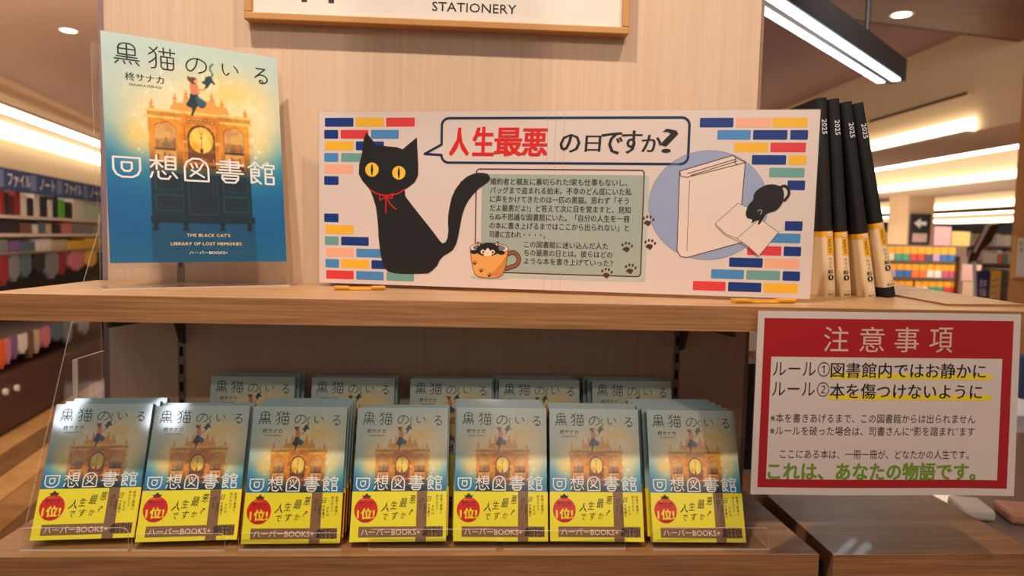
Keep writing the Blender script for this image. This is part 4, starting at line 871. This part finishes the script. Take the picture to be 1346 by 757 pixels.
# far bookcase
YB = 11.0; YR_ = 6.6
bc = empty('far_bookcase'); tag(bc, 'tall far bookcase with dark blue label band beyond the magazine rack', 'bookcase')
M_bc = mat('bookcase_grey', (120, 108, 100), .7)
b = MB(); rbox(b, 1060, 294, 1345, 480, YB+.35, .05, mat('bookcase_back', (92, 80, 74), .8)); b.build('back_panel', bc)
b = MB(); rbox(b, 1060, 293, 1345, 301, YB-.02, .05, mat('label_band', (54, 62, 82), .6)); b.build('label_band', bc)
for y in (321.5, 341, 361): b = MB(); rbox(b, 1060, y, 1345, y+2.5, YB, .34, M_bc); b.build('shelf', bc)
rng = random.Random(5); cols = [(226, 214, 200), (206, 196, 186), (214, 150, 140), (190, 176, 160), (232, 226, 214), (180, 190, 196)]
n = 0
for ytop, ybot in ((305, 321), (326, 340.5)):
    x = 1152.0
    while x < 1336:
        w = rng.choice((4, 5, 6, 7))
        if not (1194 < x+w/2 < 1224 or 1228 < x+w/2 < 1276): 
            rthing('shelved_book', x, ytop+rng.random()*3, x+w-.6, ybot, YB+.02, .2, rng.choice(cols), 'pale book spine on the far bookcase', 'book', 'books on the far bookcase'); n += 1
        x += w
# boards in front
t = rthing('arrow_sign', 1198, 281, 1223, 325, 10.2, .06, (44, 42, 46), 'black sign with a white arrow on the far pillar', 'sign')
s_ = Ink(base=5, step=2, sc=1); 
w_ = rect_at(1198, 281, 1223, 325, 10.2); cw = (w_[2]-w_[0])
s_.poly([(-.11, .38), (.0, .46), (.0, .41), (.1, .41), (.1, .35), (.0, .35), (.0, .30)], 'w'); s_.rect(-.12, .08, .12, .22, 'pink')
s_.build('arrow_print', t)
rthing('poster_board', 1228, 297, 1250, 322, YR_+.26, .03, (206, 160, 166), 'pink promotional board on top of the yellow book rack', 'poster')
rthing('poster_board', 1251, 303, 1275, 322, YR_+.26, .03, (204, 180, 110), 'yellow promotional board on top of the book rack', 'poster')
# magazine rack with yellow-topped paperbacks
YR = 6.6
rk = empty('paperback_rack'); tag(rk, 'low grey-brown display rack with three tiers of yellow-banded books', 'rack')
M_rk = mat('rack_brown', (118, 94, 80), .6)
b = MB(); rbox(b, 1100, 322, 1266, 470, YR+.25, .05, M_rk); b.build('back_panel', rk)
for y in (343, 365, 386): b = MB(); rbox(b, 1100, y, 1257, y+3, YR, .25, mat('rack_shelf', (96, 84, 78), .5)); b.build('shelf', rk)
b = MB(); rbox(b, 1205, 327, 1208, 470, YR+.045, .2, M_rk); b.build('divider', rk)
b = MB(); rbox(b, 1258, 336, 1268, 470, YR-.04, .32, M_rk); b.build('side_panel', rk)
lows = [(230, 206, 180), (70, 160, 130), (210, 70, 60), (190, 150, 190), (60, 110, 180), (236, 120, 60), (220, 220, 210), (200, 90, 120)]
for r_, (yt, yb, xs) in enumerate(((325, 343, range(1156, 1254, 10)), (346, 365, range(1158, 1252, 10)), (368, 386, range(1160, 1252, 10)))):
    for k, x in enumerate(xs):
        if 1202 < x+4 < 1210: x += 2
        if r_ == 0 and 1212 < x < 1222: cc = (70, 80, 100)
        else: cc = lows[(k//2+r_*3) % 8]
        P = Vector((at(x+4.5, yb, Y=YR+.02).x, YR+.02, at(XR, yb-.3, Y=YR).z)); w = at(x+9, yb, Y=YR).x-at(x, yb, Y=YR).x; h = at(x, yt, Y=YR).z-at(x, yb, Y=YR).z
        t = empty('display_book', P)
        tag(t, 'yellow-topped book on the %s tier of the far rack, %s column' % (('top', 'middle', 'bottom')[r_], ['first', 'second', 'third', 'fourth', 'fifth', 'sixth', 'seventh', 'eighth', 'ninth', 'tenth'][k]), 'book', 'yellow-topped books on the rack')
        b = MB(); b.box((-w/2, 0, 0), (w/2, .02, h*.5), mat('low_%d_%d_%d' % cc, cc, .5)); b.build('lower_cover', t)
        b = MB(); b.box((-w/2, 0, h*.5), (w/2, .02, h), mat('bk_yellow', (246, 170, 40), .5)); b.build('upper_cover', t)
for n, (x0, y0, x1, y1, c, lab) in enumerate(((1264, 346, 1290, 368, (232, 186, 176), 'pink poster on the rack end, upper'), (1264, 369, 1284, 412, (230, 190, 160), 'peach poster on the rack end, lower'))):
    rthing('rack_poster', x0, y0, x1, y1, 5.8, .02, c, lab, 'poster')
t = rthing('navy_sign', 1286, 356, 1300, 404, 4.4, .05, (34, 52, 118), 'upright navy sign with white lettering beyond the shelf', 'sign')
s_ = Ink(base=5, step=2, sc=1); s_.text('絵本\n児童', -.028, .028, .15, 'w', fitz=.13, line=1.1); s_.build('lettering', t)
t = rthing('yellow_sign', 1302.5, 356, 1315, 402, 4.4, .04, (240, 196, 60), 'yellow and violet poster panel beside the navy sign', 'sign')
s_ = Ink(base=5, step=2, sc=1)
for k in range(4): s_.poly([(-.028, .03+k*.05), (.028, .05+k*.05), (.028, .07+k*.05), (-.028, .05+k*.05)], INK['lav'])
s_.build('stripe_print', t)
# tablet screen on a bent stand
t = empty('tilted_display', at(1283, 392, Y=4.0)); tag(t, 'dark glossy tilted display on a stand above the navy sign', 'display')
P = t.location; a = [at(x, y, Y=4.0)-P for x, y in ((1276, 343), (1279, 332), (1296, 296), (1315, 293), (1303, 318), (1290, 330), (1283, 345))]
b = MB(); b.prism([(v.x, v.z) for v in a], 'y', 0, .02, mat('screen_black', (30, 28, 32), .15, coat=1)); b.build('screen', t)
b = MB(); a = [at(x, y, Y=4.0)-P for x, y in ((1295, 296), (1298, 294), (1300, 297), (1281, 332), (1279, 331))]; b.prism([(v.x, v.z) for v in a], 'y', -.01, -.001, mat('silver_rim', (200, 206, 214), .3, .5)); b.build('rim', t)
p1 = at(1282, 343, Y=4.0)-P; b = MB(); b.tube((0, .01, 0), (p1.x, .01, p1.z), .012, mat('silver_rim', (200, 206, 214)), 8); b.build('stand_arm', t)
t = empty('grey_rack'); tag(t, 'grey metal book rack by the orange pillar', 'rack')
b = MB(); rbox(b, 1318, 352, 1340, 470, 5.2, .3, mat('rackgrey', (90, 78, 70), .6)); b.build('frame', t)
b = MB(); rbox(b, 1306, 344, 1334, 347, 5.1, .3, M_rk); b.build('shelf', t)
for k in range(4): rthing('rack_book', 1305+k*7, 331, 1311+k*7, 344, 5.12, .12, [(226, 226, 214), (236, 120, 70), (120, 150, 120), (226, 210, 200)][k], ['white', 'orange', 'green', 'cream'][k]+' book on the grey rack by the pillar', 'book', 'books on the grey rack')
# orange pillar with notice
b = MB(); xl = at(1333, 270, Y=3.5).x; xk = at(1336, 270, Y=4.3).x; b.prism([(xl, 3.5), (xl+.9, 3.5), (xl+.9, 4.3), (xk, 4.3)], 'z', ZF, 1.42, mat('pillar_orange', (206, 140, 84), .6)); struct(b.build('wall_right'))
t = empty('pillar_notice', at(1330, 366, Y=3.47)); tag(t, 'framed white notice on the orange pillar at the right edge', 'notice')
b = MB(); b.box((0.01, 0, 0), (.25, .025, .265), M_fr); b.build('frame', t); b = MB(); b.box((.022, -.003, .012), (.24, .0, .253), M_white); b.build('sheet', t)
s_ = Ink(base=4, step=1, sc=1); s_.text('人\n来', .03, .055, .2, 'black', fitz=.07, line=1.2); s_.build('lettering', t)
# low fixture and packages seen at the right edge
t = empty('low_counter'); tag(t, 'low counter with pale top and dark base right of the red notice', 'counter')
b = MB(); rbox(b, 1320, 572, 1420, 610, 1.5, .5, mat('counter_tan', (196, 160, 136), .5)); b.build('top_front', t)
b = MB(); rbox(b, 1320, 610, 1420, 622, 1.5, .5, mat('counter_navy', (30, 34, 56), .5)); b.build('stripe', t)
b = MB(); rbox(b, 1320, 622, 1420, 760, 1.5, .5, mat('counter_dark', (48, 26, 24), .6)); b.build('base', t)
rthing('paper_stack', 1328, 547, 1420, 569, 1.52, .3, (236, 236, 240), 'white paper stack on the low counter at the right edge', 'paper')
rthing('blue_panel', 1338, 470, 1420, 548, 2.2, .1, (70, 84, 130), 'dim blue panel seen right of the red notice', 'panel')
t = empty('display_case'); tag(t, 'grey glossy case top with wrapped packages beyond the bare lower shelf', 'case')
c_ = [at(x, y, Z=ZL-.12) for x, y in ((1180, 640), (1420, 640), (1420, 780), (1300, 780))]
b = MB(); b.prism([(.665, -.1), (1.5, -.1), (1.6, .95), (.665, .95)], 'z', ZL-.35, ZL-.12, mat('case_grey', (120, 112, 110), .15, coat=.6)); b.build('case_top', t)
w1, w2 = at(1276, 668, Z=ZL-.11), at(1335, 674, Z=ZL-.11)
for n, (x0, y0, c, lab) in enumerate(((w1.x, w1.y, (226, 216, 204), 'white wrapped package lying in the case beyond the lower shelf'), (w2.x+.004, w2.y, (216, 150, 124), 'pink wrapped package lying in the case beyond the lower shelf'))):
    b = MB(); b.box((-.026, -.035, 0), (.026, .035, .02), mat('pk%d' % n, c, .4)); o = b.build('wrapped_package', bevel=.006); o.location = (x0, y0, ZL-.1195); o.rotation_euler = (0, 0, -.25); tag(o, lab, 'package')
# dark things just right of the lower back panel
t = rthing('dark_bag', 980, 478, 1003, 660, .5, .1, (22, 20, 24), 'black bag behind the panel edge beside the red notice', 'bag')
rthing('coloured_pack', 982, 436, 1003, 460, 1.2, .1, (196, 176, 160), 'pale pack seen between panel edge and red notice', 'pack'); rthing('orange_pack', 982, 461, 1003, 484, 1.3, .1, (190, 130, 60), 'orange pack under the pale pack beside the red notice', 'pack')
